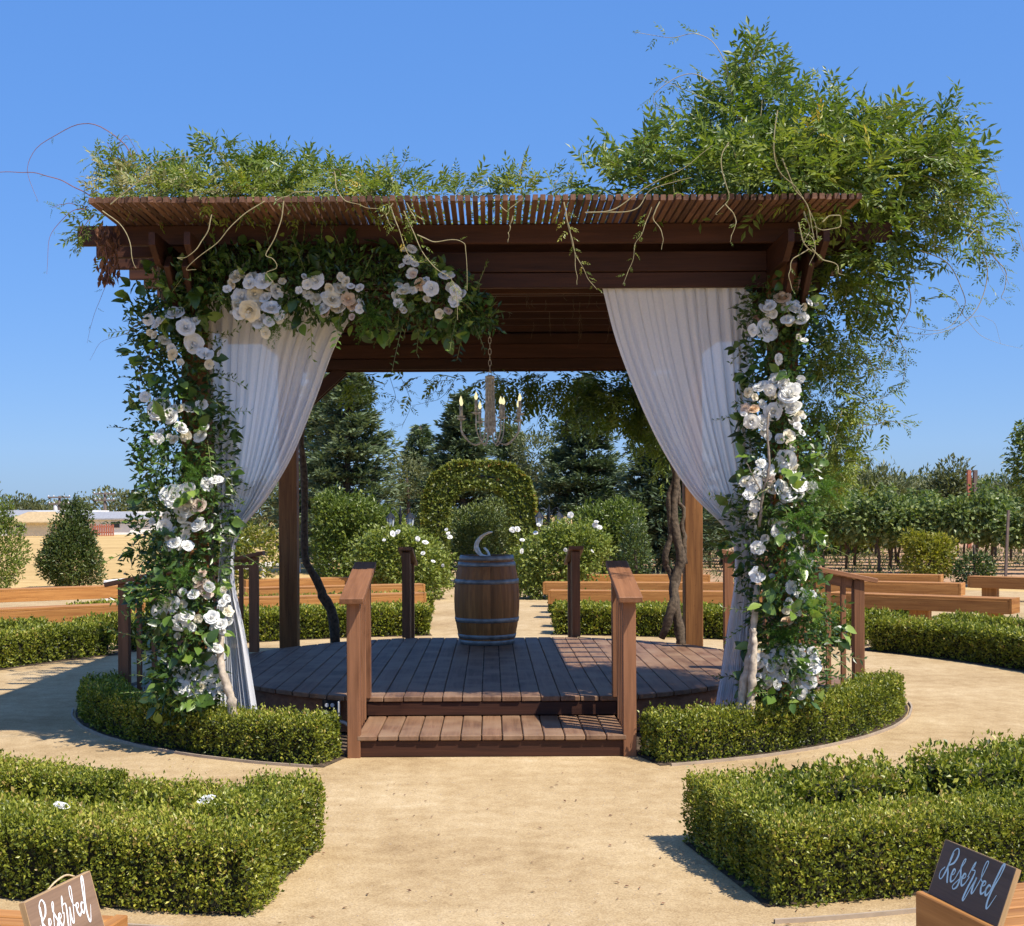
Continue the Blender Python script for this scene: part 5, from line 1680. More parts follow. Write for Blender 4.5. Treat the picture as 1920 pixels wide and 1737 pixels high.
# ------------------------------------------------------------------ background plants
def leafy(name, loc, label, cat, blobs, mat, L, W, trunk_spec=None, group=None, tint=0.45, shell=0.45, up=0.25, bark='bark', droop=0.0, lumpy=0.3, kind_crown='crown'):
    """blobs: (dx, dy, z, rx, ry, rz, n) relative to loc"""
    loc = Vector(loc)
    t = thing(name, loc, label, cat, group)
    mb = MB()
    for i, (dx, dy, z, rx, ry, rz, n) in enumerate(blobs):
        p, d, rad = blob(n, (loc.x + dx, loc.y + dy, z), (rx, ry, rz), shell, seed=i + int(abs(loc.x * 7)), lumpy=lumpy)
        ok = p[:, 2] > 0.03
        p, d, rad = p[ok], d[ok], rad[ok]
        m = len(p)
        dd = d * 0.7 + np.array([0, 0, up - droop]) + rng.normal(size=(m, 3)) * 0.55
        nr = d * 0.6 + np.array([0, -0.2, 0.6]) + rng.normal(size=(m, 3)) * 0.5
        ll = L * rng.uniform(0.6, 1.3, m)
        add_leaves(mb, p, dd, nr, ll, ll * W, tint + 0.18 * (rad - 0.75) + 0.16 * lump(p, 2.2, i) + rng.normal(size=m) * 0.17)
    c = mb.build(kind_crown, [mat], t)
    mb = MB()
    if trunk_spec is None:
        trunk_spec = [([(0, 0, 0), (0.02, 0, 0.4), (0, 0.02, 0.9)], 0.05, 0.03)]
    for pts, r0, r1 in trunk_spec:
        q = spline([loc + Vector(k) for k in pts], 14)
        v, f = tube(q, np.linspace(r0, r1, 14), 7)
        mb.add(v, f)
    mb.build('trunk', bark, t, True)
    return t


def conifer(loc, h, r, label, n=9000, tint=0.45, seed=0, group='conifers behind the arch', z_low=0.3):
    rs = np.random.default_rng(seed)
    loc = Vector(loc)
    t = thing('conifer_tree', loc, label, 'tree', group)
    mb = MB()
    mb2 = MB()
    nb_ = 260
    zz = np.sort(rs.uniform(z_low, h * 0.985, nb_))
    per = int(n * 1.7) // nb_
    for z in zz:
        a = rs.uniform(0, 6.28)
        ln = r * (1 - (z / h)) ** 0.72 * rs.uniform(0.62, 1.12) + 0.12
        d = np.array([math.cos(a), math.sin(a), 0.0])
        sag = rs.uniform(-0.15, 0.5)
        k = max(14, int(per * (0.35 + 1.3 * ln / r)))
        tt = rs.uniform(0.05, 1, k) ** 0.75
        side = np.array([-d[1], d[0], 0])
        wdt = (0.30 * ln) * (1 - tt * 0.75)
        off = rs.normal(size=k) * 0.55
        p = np.array(loc) + np.array([0, 0, z]) + d * (ln * tt)[:, None] + side * (off * wdt)[:, None] + np.array([0, 0, 1.0]) * (0.25 * ln * tt - sag * ln * tt ** 2 + rs.normal(size=k) * 0.05)[:, None]
        dd = d * 0.7 + side * np.sign(off)[:, None] * 0.55 + np.array([0, 0, 0.18]) + rs.normal(size=(k, 3)) * 0.3
        nr = np.array([0, 0, 1.0]) + rs.normal(size=(k, 3)) * 0.5
        ll = rs.uniform(0.14, 0.30, k)
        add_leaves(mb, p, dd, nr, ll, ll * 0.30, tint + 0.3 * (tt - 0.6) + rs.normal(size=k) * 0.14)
        v, f = tube([loc + Vector((0, 0, z)), loc + Vector((0, 0, z)) + Vector(d) * ln * 0.8 + Vector((0, 0, 0.1 * ln))], [0.025, 0.006], 4)
        mb2.add(v, f)
    v, f = tube([loc, loc + Vector((0, 0, h * 0.5)), loc + Vector((0, 0, h))], [0.14, 0.08, 0.01], 8)
    mb2.add(v, f)
    mb.build('crown', ['conifer'], t)
    mb2.build('trunk', 'bark', t)
    return t


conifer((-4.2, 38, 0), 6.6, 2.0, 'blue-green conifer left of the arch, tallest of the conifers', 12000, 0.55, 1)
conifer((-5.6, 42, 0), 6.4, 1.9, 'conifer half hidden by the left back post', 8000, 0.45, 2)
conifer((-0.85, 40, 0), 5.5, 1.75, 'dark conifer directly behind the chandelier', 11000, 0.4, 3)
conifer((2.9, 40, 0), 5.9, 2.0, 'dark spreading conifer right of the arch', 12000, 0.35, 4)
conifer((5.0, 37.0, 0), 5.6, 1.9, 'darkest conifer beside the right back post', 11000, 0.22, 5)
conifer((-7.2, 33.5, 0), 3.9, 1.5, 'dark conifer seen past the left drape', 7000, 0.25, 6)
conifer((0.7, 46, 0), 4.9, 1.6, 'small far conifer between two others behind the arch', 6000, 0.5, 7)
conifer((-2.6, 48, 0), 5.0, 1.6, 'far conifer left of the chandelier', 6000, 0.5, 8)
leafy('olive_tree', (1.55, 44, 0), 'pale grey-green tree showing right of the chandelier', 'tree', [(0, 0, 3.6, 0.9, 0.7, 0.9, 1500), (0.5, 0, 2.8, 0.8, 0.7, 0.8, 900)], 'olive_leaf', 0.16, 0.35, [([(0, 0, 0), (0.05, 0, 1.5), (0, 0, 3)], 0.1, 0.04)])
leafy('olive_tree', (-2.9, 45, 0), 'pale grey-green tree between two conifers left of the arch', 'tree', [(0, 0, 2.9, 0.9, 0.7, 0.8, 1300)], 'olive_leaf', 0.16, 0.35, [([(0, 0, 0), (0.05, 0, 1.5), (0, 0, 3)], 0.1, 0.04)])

# vine-covered arch
ac = Vector((-0.26, 30.0, 0))
arch = thing('archway', ac, 'arch covered in rusty green creeper at the end of the path', 'arch')
mb = MB()
n = 19000
th = rng.uniform(0, np.pi, n)
leg = rng.uniform(size=n) < 0.42
R0, R1, zc = 0.70, 1.30, 1.60
u = rng.uniform(0, 1, n)
rr = R0 + (R1 - R0) * np.sqrt(u)
rr = np.where(rng.uniform(size=n) < 0.55, np.where(rng.uniform(size=n) < 0.6, R1 - rng.exponential(0.05, n), R0 + rng.exponential(0.05, n)), rr)
yy = rng.choice([-0.5, 0.5], n) * (1 - rng.exponential(0.12, n))
se = lambda t: np.sign(t) * np.abs(t) ** 0.78
xx = np.where(leg, np.sign(rng.normal(size=n)) * rr, rr * se(np.cos(th)))
zz = np.where(leg, rng.uniform(0.0, zc, n), zc + rr * se(np.sin(th)))
p = np.stack([ac.x + xx, ac.y + yy * 1.0, zz], 1)
p += (lump(p, 5.0, 3) * 0.05)[:, None] * unit(np.stack([xx, 0.3 * yy, zz - zc], 1))
d = rng.normal(size=(n, 3)) * 0.6 + np.stack([np.sign(xx) * 0.3, np.sign(yy) * 0.4, 0 * xx - 0.1], 1)
nr = np.stack([xx * 0.4, np.sign(yy) * 0.7, 0.4 + 0 * xx], 1) + rng.normal(size=(n, 3)) * 0.5
ll = rng.uniform(0.06, 0.12, n)
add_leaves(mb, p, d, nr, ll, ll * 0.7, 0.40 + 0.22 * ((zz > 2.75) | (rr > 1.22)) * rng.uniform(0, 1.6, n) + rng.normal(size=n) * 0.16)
mb.build('creeper', ['rusty_ivy'], arch)['kind'] = 'stuff'
for y in (-0.42, 0.42):
    mb = MB()
    pts = [ac + Vector((-0.95, y, 0)), ac + Vector((-0.95, y, 1.0)), ac + Vector((-0.95, y, zc))] + [ac + Vector((-0.95 * math.cos(a), y, zc + 0.95 * math.sin(a))) for a in np.linspace(0.3, math.pi - 0.3, 7)] + [ac + Vector((0.95, y, zc)), ac + Vector((0.95, y, 1.0)), ac + Vector((0.95, y, 0))]
    v, f = tube(spline(pts, 40), 0.02, 6)
    mb.add(v, f)
    mb.build('hoop_frame', 'black_iron', arch)

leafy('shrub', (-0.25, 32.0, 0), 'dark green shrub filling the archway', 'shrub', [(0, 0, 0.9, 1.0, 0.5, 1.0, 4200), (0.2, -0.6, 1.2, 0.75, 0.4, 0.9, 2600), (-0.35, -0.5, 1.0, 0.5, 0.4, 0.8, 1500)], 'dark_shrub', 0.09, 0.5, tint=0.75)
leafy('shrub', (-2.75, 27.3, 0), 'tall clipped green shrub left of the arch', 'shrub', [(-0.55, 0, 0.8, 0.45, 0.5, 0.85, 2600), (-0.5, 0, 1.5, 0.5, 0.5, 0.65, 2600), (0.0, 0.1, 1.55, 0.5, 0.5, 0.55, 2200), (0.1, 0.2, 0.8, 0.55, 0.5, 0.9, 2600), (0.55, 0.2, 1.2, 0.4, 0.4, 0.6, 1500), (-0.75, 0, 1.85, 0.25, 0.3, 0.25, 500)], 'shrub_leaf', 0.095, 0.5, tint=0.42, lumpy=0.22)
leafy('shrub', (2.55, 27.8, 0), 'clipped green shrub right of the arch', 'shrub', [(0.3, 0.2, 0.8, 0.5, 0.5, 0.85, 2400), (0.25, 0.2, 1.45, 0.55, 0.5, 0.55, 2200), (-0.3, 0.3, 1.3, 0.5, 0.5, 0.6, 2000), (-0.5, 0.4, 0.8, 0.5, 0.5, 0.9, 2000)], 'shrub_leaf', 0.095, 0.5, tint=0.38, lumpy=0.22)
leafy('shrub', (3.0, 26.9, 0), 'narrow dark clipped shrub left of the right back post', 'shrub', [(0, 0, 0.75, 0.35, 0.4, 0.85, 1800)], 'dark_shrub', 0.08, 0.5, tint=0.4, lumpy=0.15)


def rose_bush(loc, blobs, label, blooms):
    t = leafy('rose_bush', loc, label, 'shrub', blobs, 'shrub_leaf', 0.075, 0.6, group='white rose bushes by the arch', tint=0.68, up=0.1, lumpy=0.4)
    for (px, py, rp, D) in blooms:
        put_flower(px, py, rp, 'w', D, t, 'bloom', (0.1, -0.8, 0.7))
    return t


rose_bush((-1.75, 25.2, 0), [(-0.3, -0.1, 0.9, 0.7, 0.35, 0.55, 2600), (0.2, 0, 0.6, 0.75, 0.4, 0.7, 3600), (0.55, 0.2, 0.55, 0.4, 0.4, 0.62, 1700), (-0.45, 0, 1.0, 0.4, 0.3, 0.4, 900), (0.15, -0.1, 1.15, 0.35, 0.3, 0.3, 700)], 'white rose bush left of the barrel',
          [(737, 1000, 7, 24.75), (746, 997, 6, 24.75), (783, 1010, 6, 24.75), (797, 1017, 7, 24.75), (837, 993, 5, 24.85), (840, 1000, 5, 24.85), (843, 1007, 6, 24.85), (793, 1037, 5, 24.7), (812, 1052, 5, 24.7), (770, 1030, 4, 24.7), (830, 1060, 4, 24.75), (720, 1012, 4, 24.75)])
rose_bush((1.35, 25.2, 0), [(0.3, -0.1, 0.95, 0.75, 0.35, 0.55, 2600), (-0.1, 0, 0.6, 0.8, 0.4, 0.75, 3600), (-0.6, 0.2, 0.55, 0.4, 0.4, 0.62, 1700), (0.5, 0, 1.05, 0.45, 0.3, 0.45, 1100), (0.0, -0.1, 1.25, 0.4, 0.3, 0.3, 700)], 'white rose bush right of the barrel',
          [(961, 994, 6, 24.85), (970, 993, 6, 24.85), (1004, 1000, 6, 24.75), (979, 1013, 5, 24.75), (978, 1034, 5, 24.7), (1070, 967, 8, 24.75), (1118, 980, 5, 24.75), (1116, 986, 6, 24.75), (1124, 990, 6, 24.75), (1060, 1032, 5, 24.7), (1110, 1035, 4, 24.7), (1010, 985, 5, 24.7)])


def lamp_post(x, y, label):
    t = thing('lamp_post', (x, y, 0), label, 'street lamp', 'twin lantern posts by the arch')
    mb = MB(); v, f = lathe([(0.09, 0.0), (0.09, 0.08), (0.05, 0.16), (0.032, 0.3), (0.028, 1.45), (0.045, 1.5), (0.02, 1.6), (0.03, 1.72), (0.008, 1.84), (0.0, 1.86)], 12, (x, y, 0)); mb.add(v, f); mb.build('pole', 'black_iron', t, True)
    for s in (-1, 1):
        lx = x + s * 0.2
        mb = MB(); v, f = tube(spline([(x, y, 1.55), (x + s * 0.06, y, 1.72), (x + s * 0.16, y, 1.80), (lx, y, 1.74), (lx, y, 1.70)], 12), 0.011, 6); mb.add(v, f); mb.build('arm', 'black_iron', t, True)
        mb = MB(); v, f = lathe([(0.055, 1.42), (0.085, 1.60)], 6, (lx, y, 0)); mb.add(v, f); g_ = mb.build('lantern_glass', 'lamp_glass', t)
        mb = MB(); v, f = lathe([(0.115, 1.60), (0.10, 1.615), (0.05, 1.67), (0.012, 1.71), (0.0, 1.715)], 6, (lx, y, 0)); mb.add(v, f); mb.build('lantern_roof', 'black_iron', g_)
        mb = MB(); v, f = lathe([(0.0, 1.38), (0.03, 1.395), (0.062, 1.42), (0.062, 1.43), (0.0, 1.43)], 6, (lx, y, 0)); mb.add(v, f); mb.build('lantern_base', 'black_iron', g_)
        for k in range(6):
            a = k * math.pi / 3
            mb = MB(); v, f = tube([(lx + 0.058 * math.cos(a), y + 0.058 * math.sin(a), 1.42), (lx + 0.088 * math.cos(a), y + 0.088 * math.sin(a), 1.60)], 0.006, 4); mb.add(v, f); mb.build('glazing_bar', 'black_iron', g_)
    return t


lamp_post(-1.84, 26.4, 'black post with two lanterns left of the arch')
lamp_post(1.20, 26.6, 'black post with two lanterns right of the arch')

# left side shrubs
leafy('shrub', (-9.75, 30.0, 0), 'dark green pointed shrub standing in the dry field at left', 'shrub', [(0, 0, 0.60, 0.78, 0.6, 0.70, 7500), (0.02, 0, 1.15, 0.55, 0.5, 0.6, 3000), (0.05, 0, 1.5, 0.3, 0.3, 0.4, 900)] + [(dx, 0, z, 0.07, 0.07, 0.3, 130) for dx, z in ((-0.12, 1.85), (0.14, 1.9), (0.28, 1.75), (0.02, 1.6), (0.45, 1.6))], 'dark_shrub', 0.085, 0.45, tint=0.5, up=0.5)
leafy('shrub', (-11.3, 29.4, 0), 'light green shrub at the left picture edge', 'shrub', [(0, 0, 0.8, 0.75, 0.6, 0.95, 5200), (-0.1, 0, 1.7, 0.4, 0.4, 0.5, 1100), (0.35, 0, 1.75, 0.12, 0.1, 0.35, 200)], 'shrub_leaf', 0.085, 0.42, tint=0.45, up=0.5)
leafy('oleander', (-8.35, 20.6, 0), 'oleander branch tip reaching in at the left edge', 'shrub', [(0, 0, 2.1, 0.5, 0.4, 0.42, 420), (0.2, 0, 2.15, 0.25, 0.2, 0.22, 160), (-0.3, 0, 1.2, 0.5, 0.4, 0.8, 700)], 'shrub_leaf', 0.13, 0.2, [([(0, 0, 0), (0.05, 0, 1), (0.1, 0, 2.0)], 0.04, 0.015)], tint=0.4, up=0.6)
leafy('shrub', (-4.55, 24.9, 0), 'yellowish shrub seen between the left column and the back post', 'shrub', [(0, 0, 0.95, 0.5, 0.4, 0.65, 1500), (-0.4, 0, 0.7, 0.4, 0.4, 0.6, 800)], 'yellow_leaf', 0.085, 0.5, tint=0.35)
leafy('shrub', (-6.6, 26.5, 0), 'low green shrub beside the left rose column', 'shrub', [(0, 0, 0.95, 0.6, 0.5, 0.55, 1500)], 'dark_shrub', 0.09, 0.45, tint=0.55)

# right side: vines, yellow bush, trees
leafy('shrub', (10.35, 30.6, 0), 'yellow-green bush in front of the vine rows', 'shrub', [(0, 0, 0.55, 0.65, 0.5, 0.55, 2400), (-0.3, 0, 0.95, 0.35, 0.3, 0.3, 700), (0.2, 0, 0.85, 0.45, 0.3, 0.3, 700)], 'yellow_leaf', 0.1, 0.5, tint=0.42)
leafy('shrub', (11.2, 30.0, 0), 'dark low bush right of the yellow bush', 'shrub', [(0, 0, 0.35, 0.5, 0.4, 0.4, 1100)], 'dark_shrub', 0.1, 0.5, tint=0.5)
leafy('young_tree', (11.95, 28.0, 0), 'young leafy tree at the right picture edge', 'tree', [(0, 0, 2.75, 0.75, 0.6, 1.0, 2300), (-0.25, 0, 3.3, 0.35, 0.3, 0.4, 420), (0, 0, 1.9, 0.5, 0.4, 0.5, 700)], 'shrub_leaf', 0.13, 0.42, [([(0, 0, 0), (0.02, 0, 1.2), (0, 0, 2.8)], 0.06, 0.02)], tint=0.35, droop=0.5)


def make_vine(seed):
    rs = np.random.default_rng(seed)
    t = thing('grapevine', (0, 0, 0), 'grapevine with leafy canopy on a bare dark trunk in the vineyard rows', 'grapevine', 'grapevines in rows')
    mb = MB()
    for (dx, z, rx, rz, n) in ((-0.45, 1.35, 0.55, 0.48, 560), (0.45, 1.4, 0.55, 0.48, 560), (0, 1.7, 0.8, 0.28, 360), (0, 1.05, 0.8, 0.3, 300), (rs.uniform(-.5, .5), 2.0, 0.22, 0.3, 90), (rs.uniform(-.6, .6), 0.95, 0.25, 0.25, 80)):
        p, d, rad = blob(n, (dx, 0, z), (rx, 0.42, rz), 0.45, seed=seed)
        m = len(p)
        dd = d * 0.6 + rng.normal(size=(m, 3)) * 0.5 + np.array([0, 0, -0.2])
        nr = d * 0.7 + np.array([0, 0, 0.5]) + rng.normal(size=(m, 3)) * 0.5
        ll = rs.uniform(0.09, 0.16, m)
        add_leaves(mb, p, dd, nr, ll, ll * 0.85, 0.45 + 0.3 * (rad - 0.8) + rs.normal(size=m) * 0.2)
    mb.build('canopy', ['grape'], t)
    mb = MB()
    v, f = tube(spline([(0, 0, 0), (0.04 * rs.normal(), 0, 0.4), (0.05 * rs.normal(), 0, 0.8), (0, 0, 1.2)], 10), np.linspace(0.045, 0.03, 10), 6)
    mb.add(v, f)
    for s in (-1, 1):
        v, f = tube(spline([(0, 0, 1.0), (s * 0.3, 0, 1.12), (s * 0.75, 0, 1.12)], 8), np.linspace(0.025, 0.012, 8), 5)
        mb.add(v, f)
    mb.build('trunk', 'bark', t, True)
    return t


protos = [make_vine(s) for s in (21, 22, 23)]
cnt = 0
rown = ['nearest', 'second', 'third', 'fourth', 'fifth', 'sixth', 'farthest']
for ri, (D, x0, n) in enumerate(((34.0, 8.0, 8), (36.6, 4.2, 11), (39.2, 5.0, 11), (41.8, 4.6, 12), (45, 5.2, 13), (49, 6.0, 13), (54, 7.0, 13))):
    for k in range(n):
        x = x0 + k * 1.25 + random.uniform(-0.15, 0.15)
        if x > 0.44 * D:
            continue
        wm = Matrix.Translation((x, D + 3.2 - 0.36 * (x - 6) + random.uniform(-.12, .12), 0)) @ Matrix.Rotation(random.choice([0, math.pi]) + random.uniform(-.1, .1), 4, 'Z') @ Matrix.Diagonal((random.uniform(0.9, 1.15), 1.0, random.uniform(0.88, 1.12), 1.0))
        pr = protos[cnt % 3]
        if cnt < 3:
            pr.matrix_basis = wm
            WM[pr.name] = wm
            vo_ = pr
        else:
            vo_ = copy_tree(pr, wm)
        vo_['label'] = 'leafy grapevine on a bare dark trunk in the %s vine row' % rown[ri]
        vo_['group'] = 'grapevines in the %s row' % rown[ri]
        cnt += 1
for i, (x, y, lb) in enumerate(((7.9, 32.9, 'leaning dark stake at the end of the nearest vine row'), (13.2, 33.2, 'dark stake in the nearest vine row at right'))):
    o = beam('vineyard_stake', (x, y, 0), (x + 0.08, y, 1.7), 0.06, 0.06, 'pole_wood')
    setp(o, lb, 'stake', 'vineyard stakes')
for i, (px, lb) in enumerate(((1817, 'rusty orange pipe post beyond the vines, left of two'), (1829, 'dark pipe post beyond the vines, right of two'))):
    b = P(px, 990, 58); b.z = 0
    o = beam('pipe_post', b, (b.x, b.y, 3.55), 0.16, 0.16, 'rust_red' if i == 0 else 'pole_wood', up=(1, 0, 0))
    setp(o, lb, 'post', 'pipe posts beyond the vines')

# tree line at right: each tree a thing
tl = [(1560, 66, 4.6, 3.1, 'olive_leaf', 0.55), (1620, 60, 3.9, 2.4, 'olive_leaf', 0.45), (1600, 52, 2.6, 1.4, 'yellow_leaf', 0.25), (1530, 50, 3.8, 1.6, 'shrub_leaf', 0.5), (1690, 72, 3.7, 2.6, 'olive_leaf', 0.4), (1745, 75, 4.2, 2.4, 'olive_leaf', 0.38),
      (1785, 70, 4.4, 1.4, 'olive_leaf', 0.3), (1800, 78, 3.8, 2.6, 'olive_leaf', 0.4), (1870, 74, 3.5, 2.6, 'dark_shrub', 0.8), (1915, 72, 3.7, 2.2, 'olive_leaf', 0.3), (1660, 80, 4.4, 2.6, 'olive_leaf', 0.5), (1480, 70, 4.4, 2.6, 'shrub_leaf', 0.4), (1840, 84, 4.0, 2.6, 'olive_leaf', 0.45)]
tlab = ['grey-green tree behind the right garland, leftmost large one of the tree line', 'grey-green tree right of the garland in the tree line', 'yellowish small tree in front of the tree line', 'green tree mostly hidden by the right garland',
        'low tree in the middle of the tree line right of the sky gap', 'rounded tree left of the pointed tree on the skyline', 'narrow pointed tree rising above the skyline at right', 'tree just left of the pipe posts', 'dark tree right of the pipe posts', 'tree at the right end of the skyline',
        'far tree behind the sky gap right of the garland', 'green tree behind the right rose column', 'far tree behind the pipe posts']
for i, (px, D, h, r, m, tb) in enumerate(tl):
    b = P(px, 966, D); b.z = 0
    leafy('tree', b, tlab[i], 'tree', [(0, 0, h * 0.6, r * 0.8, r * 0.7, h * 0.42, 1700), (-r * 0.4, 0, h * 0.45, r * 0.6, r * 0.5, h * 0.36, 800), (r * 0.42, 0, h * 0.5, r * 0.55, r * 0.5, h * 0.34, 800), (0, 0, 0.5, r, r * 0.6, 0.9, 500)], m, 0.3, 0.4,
          [([(0, 0, 0), (0.1, 0, h * 0.3), (0, 0, h * 0.7)], 0.16, 0.05), ([(0.05, 0, h * 0.25), (0.5, -0.1, h * 0.4), (0.9, -0.1, h * 0.6)], 0.08, 0.03)], 'trees on the skyline at right', tint=tb, lumpy=0.4, shell=0.3)

# tree line and houses far left
for i, (px, D, h, r, lb) in enumerate(((215, 165, 5.2, 5.5, 'broad far tree behind the right white house'), (262, 170, 4.8, 5.0, 'far tree beside the left rose column on the horizon'), (60, 175, 3.9, 5.0, 'low far tree at the left end of the houses'), (20, 178, 4.6, 5.0, 'low far tree at the left picture edge'), (500, 120, 5.0, 4.0, 'far tree seen past the left drape'), (130, 180, 4.2, 4.0, 'small far tree behind the cream house'))):
    b = P(px, 966, D); b.z = 0
    leafy('tree', b, lb, 'tree', [(0, 0, h * 0.55, r * 0.9, r * 0.6, h * 0.45, 900), (r * 0.4, 0, h * 0.45, r * 0.5, r * 0.5, h * 0.35, 400)], 'olive_leaf', 0.6, 0.5, [([(0, 0, 0), (0.1, 0, h * 0.3), (0, 0, h * 0.6)], 0.25, 0.1)], 'far trees at left', tint=0.3)


def house(x, y, w, d, h, rh, wall, roof, label, wins, door=None, flat=False):
    h, rh = h * 0.66, rh * 0.7
    wins = [(a, b * 0.66, c, d_ * 0.66) for a, b, c, d_ in wins]
    t = thing('house', (x, y, 0), label, 'house', 'houses across the field')
    mb = MB(); v, f = boxv((x, y, h / 2), (w, d, h)); mb.add(v, f); mb.build('wall', wall, t)
    mb = MB()
    e = 0.5
    if flat:
        v, f = boxv((x, y, h + rh / 2), (w + e, d + e, rh)); mb.add(v, f)
    else:
        a, b = w / 2 + e, d / 2 + e
        v = [(x - a, y - b, h), (x + a, y - b, h), (x + a, y + b, h), (x - a, y + b, h), (x - a + 1.2, y, h + rh), (x + a - 1.2, y, h + rh)]
        mb.add(v, [np.array([[0, 1, 5, 4], [2, 3, 4, 5]]), np.array([[1, 2, 5], [3, 0, 4]])])
        v, f = boxv((x, y, h - 0.06), (2 * a, 2 * b, 0.12)); mb.add(v, f)
    mb.build('roof', roof, t)
    for (dx, z, ww, hh) in wins:
        mb = MB(); v, f = boxv((x + dx, y - d / 2 - 0.03, z), (ww + 0.16, 0.06, hh + 0.16)); mb.add(v, f); wf = mb.build('window', 'paint_white', t)
        mb = MB(); v, f = boxv((x + dx, y - d / 2 - 0.07, z), (ww, 0.04, hh)); mb.add(v, f); mb.build('pane', 'window_dark', wf)
    return t


house(P(28, 966, 122).x, 122, 4.5, 7, 2.6, 0.9, 'paint_white', 'roof_grey', 'white house with grey roof at the left picture edge', [(-1.2, 1.4, 0.9, 0.9), (1.2, 1.4, 0.9, 0.9)])
house(P(78, 966, 118).x, 118, 3.8, 6, 1.9, 1.3, 'paint_cream', 'roof_tan', 'low house with tan hipped roof', [(-0.8, 1.2, 0.8, 0.7)])
house(P(120, 966, 128).x, 128, 6.2, 7, 3.0, 0.5, 'paint_cream', 'paint_white', 'cream flat-roofed house between the two utility poles', [(1.4, 1.9, 0.9, 1.2), (-0.6, 1.9, 0.7, 0.9)], flat=True)
house(P(205, 966, 124).x, 124, 6.0, 7, 2.3, 0.9, 'paint_white', 'roof_grey', 'white house with pale grey roof near the rose column', [(1.6, 1.4, 0.8, 0.8)])
house(P(250, 966, 136).x, 136, 7.0, 7, 2.6, 0.7, 'paint_white', 'paint_white', 'white far building partly behind the rose column', [(-1.6, 1.4, 0.9, 0.8)], flat=True)
fn = thing('fence', (P(190, 966, 112).x, 112, 0), 'rust red board fence in front of the white house', 'fence')
x0f, x1f = P(170, 966, 112).x, P(212, 966, 112).x
kk = 11
for i in range(kk):
    xx_ = x0f + (x1f - x0f) * i / (kk - 1)
    beam('picket', (xx_, 112, 0), (xx_, 112, random.uniform(0.95, 1.1)), 0.14, 0.03, 'rust_red', fn, up=(0, 1, 0), bev=0)
for z in (0.3, 0.8):
    beam('rail', (x0f, 112.05, z), (x1f, 112.05, z), 0.05, 0.1, 'rust_red', fn, bev=0)


def pole(px, D, top_y, label):
    b = P(px, 966, D)
    zt = H + (966 - top_y) / F * D
    t = thing('utility_pole', (b.x, D, 0), label, 'utility pole', 'utility poles')
    mb = MB(); v, f = tube([(b.x, D, 0), (b.x, D, zt / 2), (b.x, D, zt)], [0.2, 0.17, 0.14], 8); mb.add(v, f); mb.build('pole', 'pole_wood', t, True)
    for dz, w in ((-0.15, 2.4), (-0.85, 2.2)):
        beam('cross_arm', (b.x - w / 2, D - 0.2, zt + dz), (b.x + w / 2, D - 0.2, zt + dz), 0.12, 0.14, 'pole_wood', t, bev=0)
        for k in (-1, -0.5, 0.5, 1):
            mb = MB(); v, f = lathe([(0.05, 0), (0.07, 0.06), (0.05, 0.16), (0, 0.17)], 8, (b.x + k * w / 2 * 0.92, D - 0.2, zt + dz + 0.07)); mb.add(v, f); mb.build('insulator', 'white_plastic', t)
    return t, b, zt


t1, b1, z1 = pole(112, 138, 926, 'utility pole with a transformer, left of two')
mb = MB(); v, f = lathe([(0, 0), (0.22, 0), (0.24, 0.1), (0.24, 0.7), (0.2, 0.8), (0, 0.82)], 10, (b1.x - 0.42, 138, z1 - 1.75)); mb.add(v, f); mb.build('transformer', 'white_plastic', t1, True)
pole(197, 142, 920, 'utility pole with two cross arms, right of two')

# white rail along the drive at left
wr = thing('rail_fence', (-6.5, 30, 0), 'low white timber rail at the edge of the dry field', 'fence')
q0, q1 = Vector((-7.6, 25.5, 0.34)), Vector((-4.6, 44.0, 0.34))
for k in range(6):
    a, b = q0.lerp(q1, k / 6), q0.lerp(q1, (k + 0.985) / 6)
    beam('rail', a, b, 0.07, 0.12, 'paint_white', wr)
for k in range(7):
    a = q0.lerp(q1, k / 6)
    beam('post', (a.x, a.y, 0), (a.x, a.y, 0.28), 0.09, 0.09, 'paint_white', wr, up=(1, 0, 0))

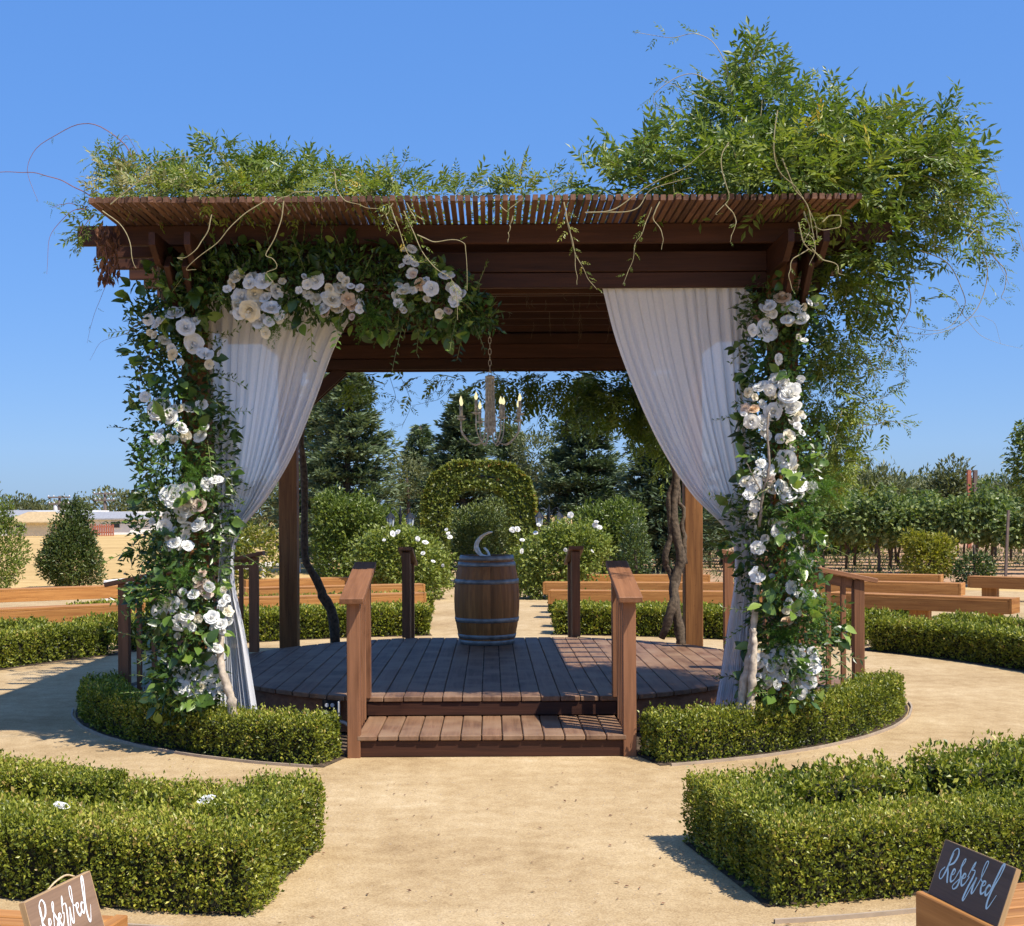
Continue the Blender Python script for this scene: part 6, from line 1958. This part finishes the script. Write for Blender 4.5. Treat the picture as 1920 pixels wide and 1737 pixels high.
# weeds and dry grass between the vines
mb = MB()
n = 16000
X_ = rng.uniform(3.2, 24, n); Y_ = rng.uniform(29.5, 58, n)
p = np.stack([X_, Y_, np.full(n, 0.006)], 1)
ok = (lump(p, 0.9, 41) + 0.5 * lump(p, 2.6, 42) > 0.05) & (Y_ > 30.2 - 0.1 * (X_ - 3))
p = p[ok]; m = len(p)
d = rng.normal(size=(m, 3)) * 0.55 + np.array([0, 0, 0.8])
add_leaves(mb, p, d, rng.normal(size=(m, 3)), rng.uniform(0.08, 0.26, m), rng.uniform(0.02, 0.05, m), 0.5 + 0.3 * lump(p, 0.7, 43) + rng.normal(size=m) * 0.2)
setp(mb.build('weeds', ['olive_leaf']), 'patchy weeds and dry grass on the vineyard floor', 'weeds', kind='stuff')

# ------------------------------------------------------------------ litter on the ground
mb = MB()
n = 420
a = rng.uniform(-0.6, 0.6, n); r = rng.uniform(3.75, 9.5, n)
p = np.stack([CX + r * np.sin(a), CY - r * np.cos(a), np.full(n, 0.009)], 1)
d = rng.normal(size=(n, 3)); d[:, 2] = np.abs(d[:, 2]) * 0.15
nn = rng.normal(size=(n, 3)) * 0.25 + np.array([0, 0, 1.0])
add_leaves(mb, p, d, nn, rng.uniform(0.012, 0.035, n), rng.uniform(0.006, 0.014, n), rng.uniform(0, 1, n))
setp(mb.build('leaf_litter', ['dead_leaf']), 'scattered dry leaf bits on the granite path', 'leaf litter', kind='stuff')
mb = MB()
n = 9000
a = rng.uniform(-0.75, 0.75, n); r = rng.uniform(3.72, 9.6, n)
p = np.stack([CX + r * np.sin(a), CY - r * np.cos(a), np.full(n, 0.004)], 1)
s = rng.uniform(0.0015, 0.0045, n)[:, None]
oc = np.array([[1, 0, 0], [0, 1, 0], [-1, 0, 0], [0, -1, 0], [0, 0, 0.8]], float)
v = (p[:, None, :] + oc[None] * s[:, None, :] * rng.uniform(0.6, 1.4, (n, 5, 1))).reshape(-1, 3)
b = np.arange(n)[:, None] * 5
f = np.concatenate([b + np.array([[i, (i + 1) % 4, 4]]) for i in range(4)])
mb.add(v, f)
setp(mb.build('grit', 'concrete'), 'fine loose grit on the granite path', 'gravel', kind='stuff')
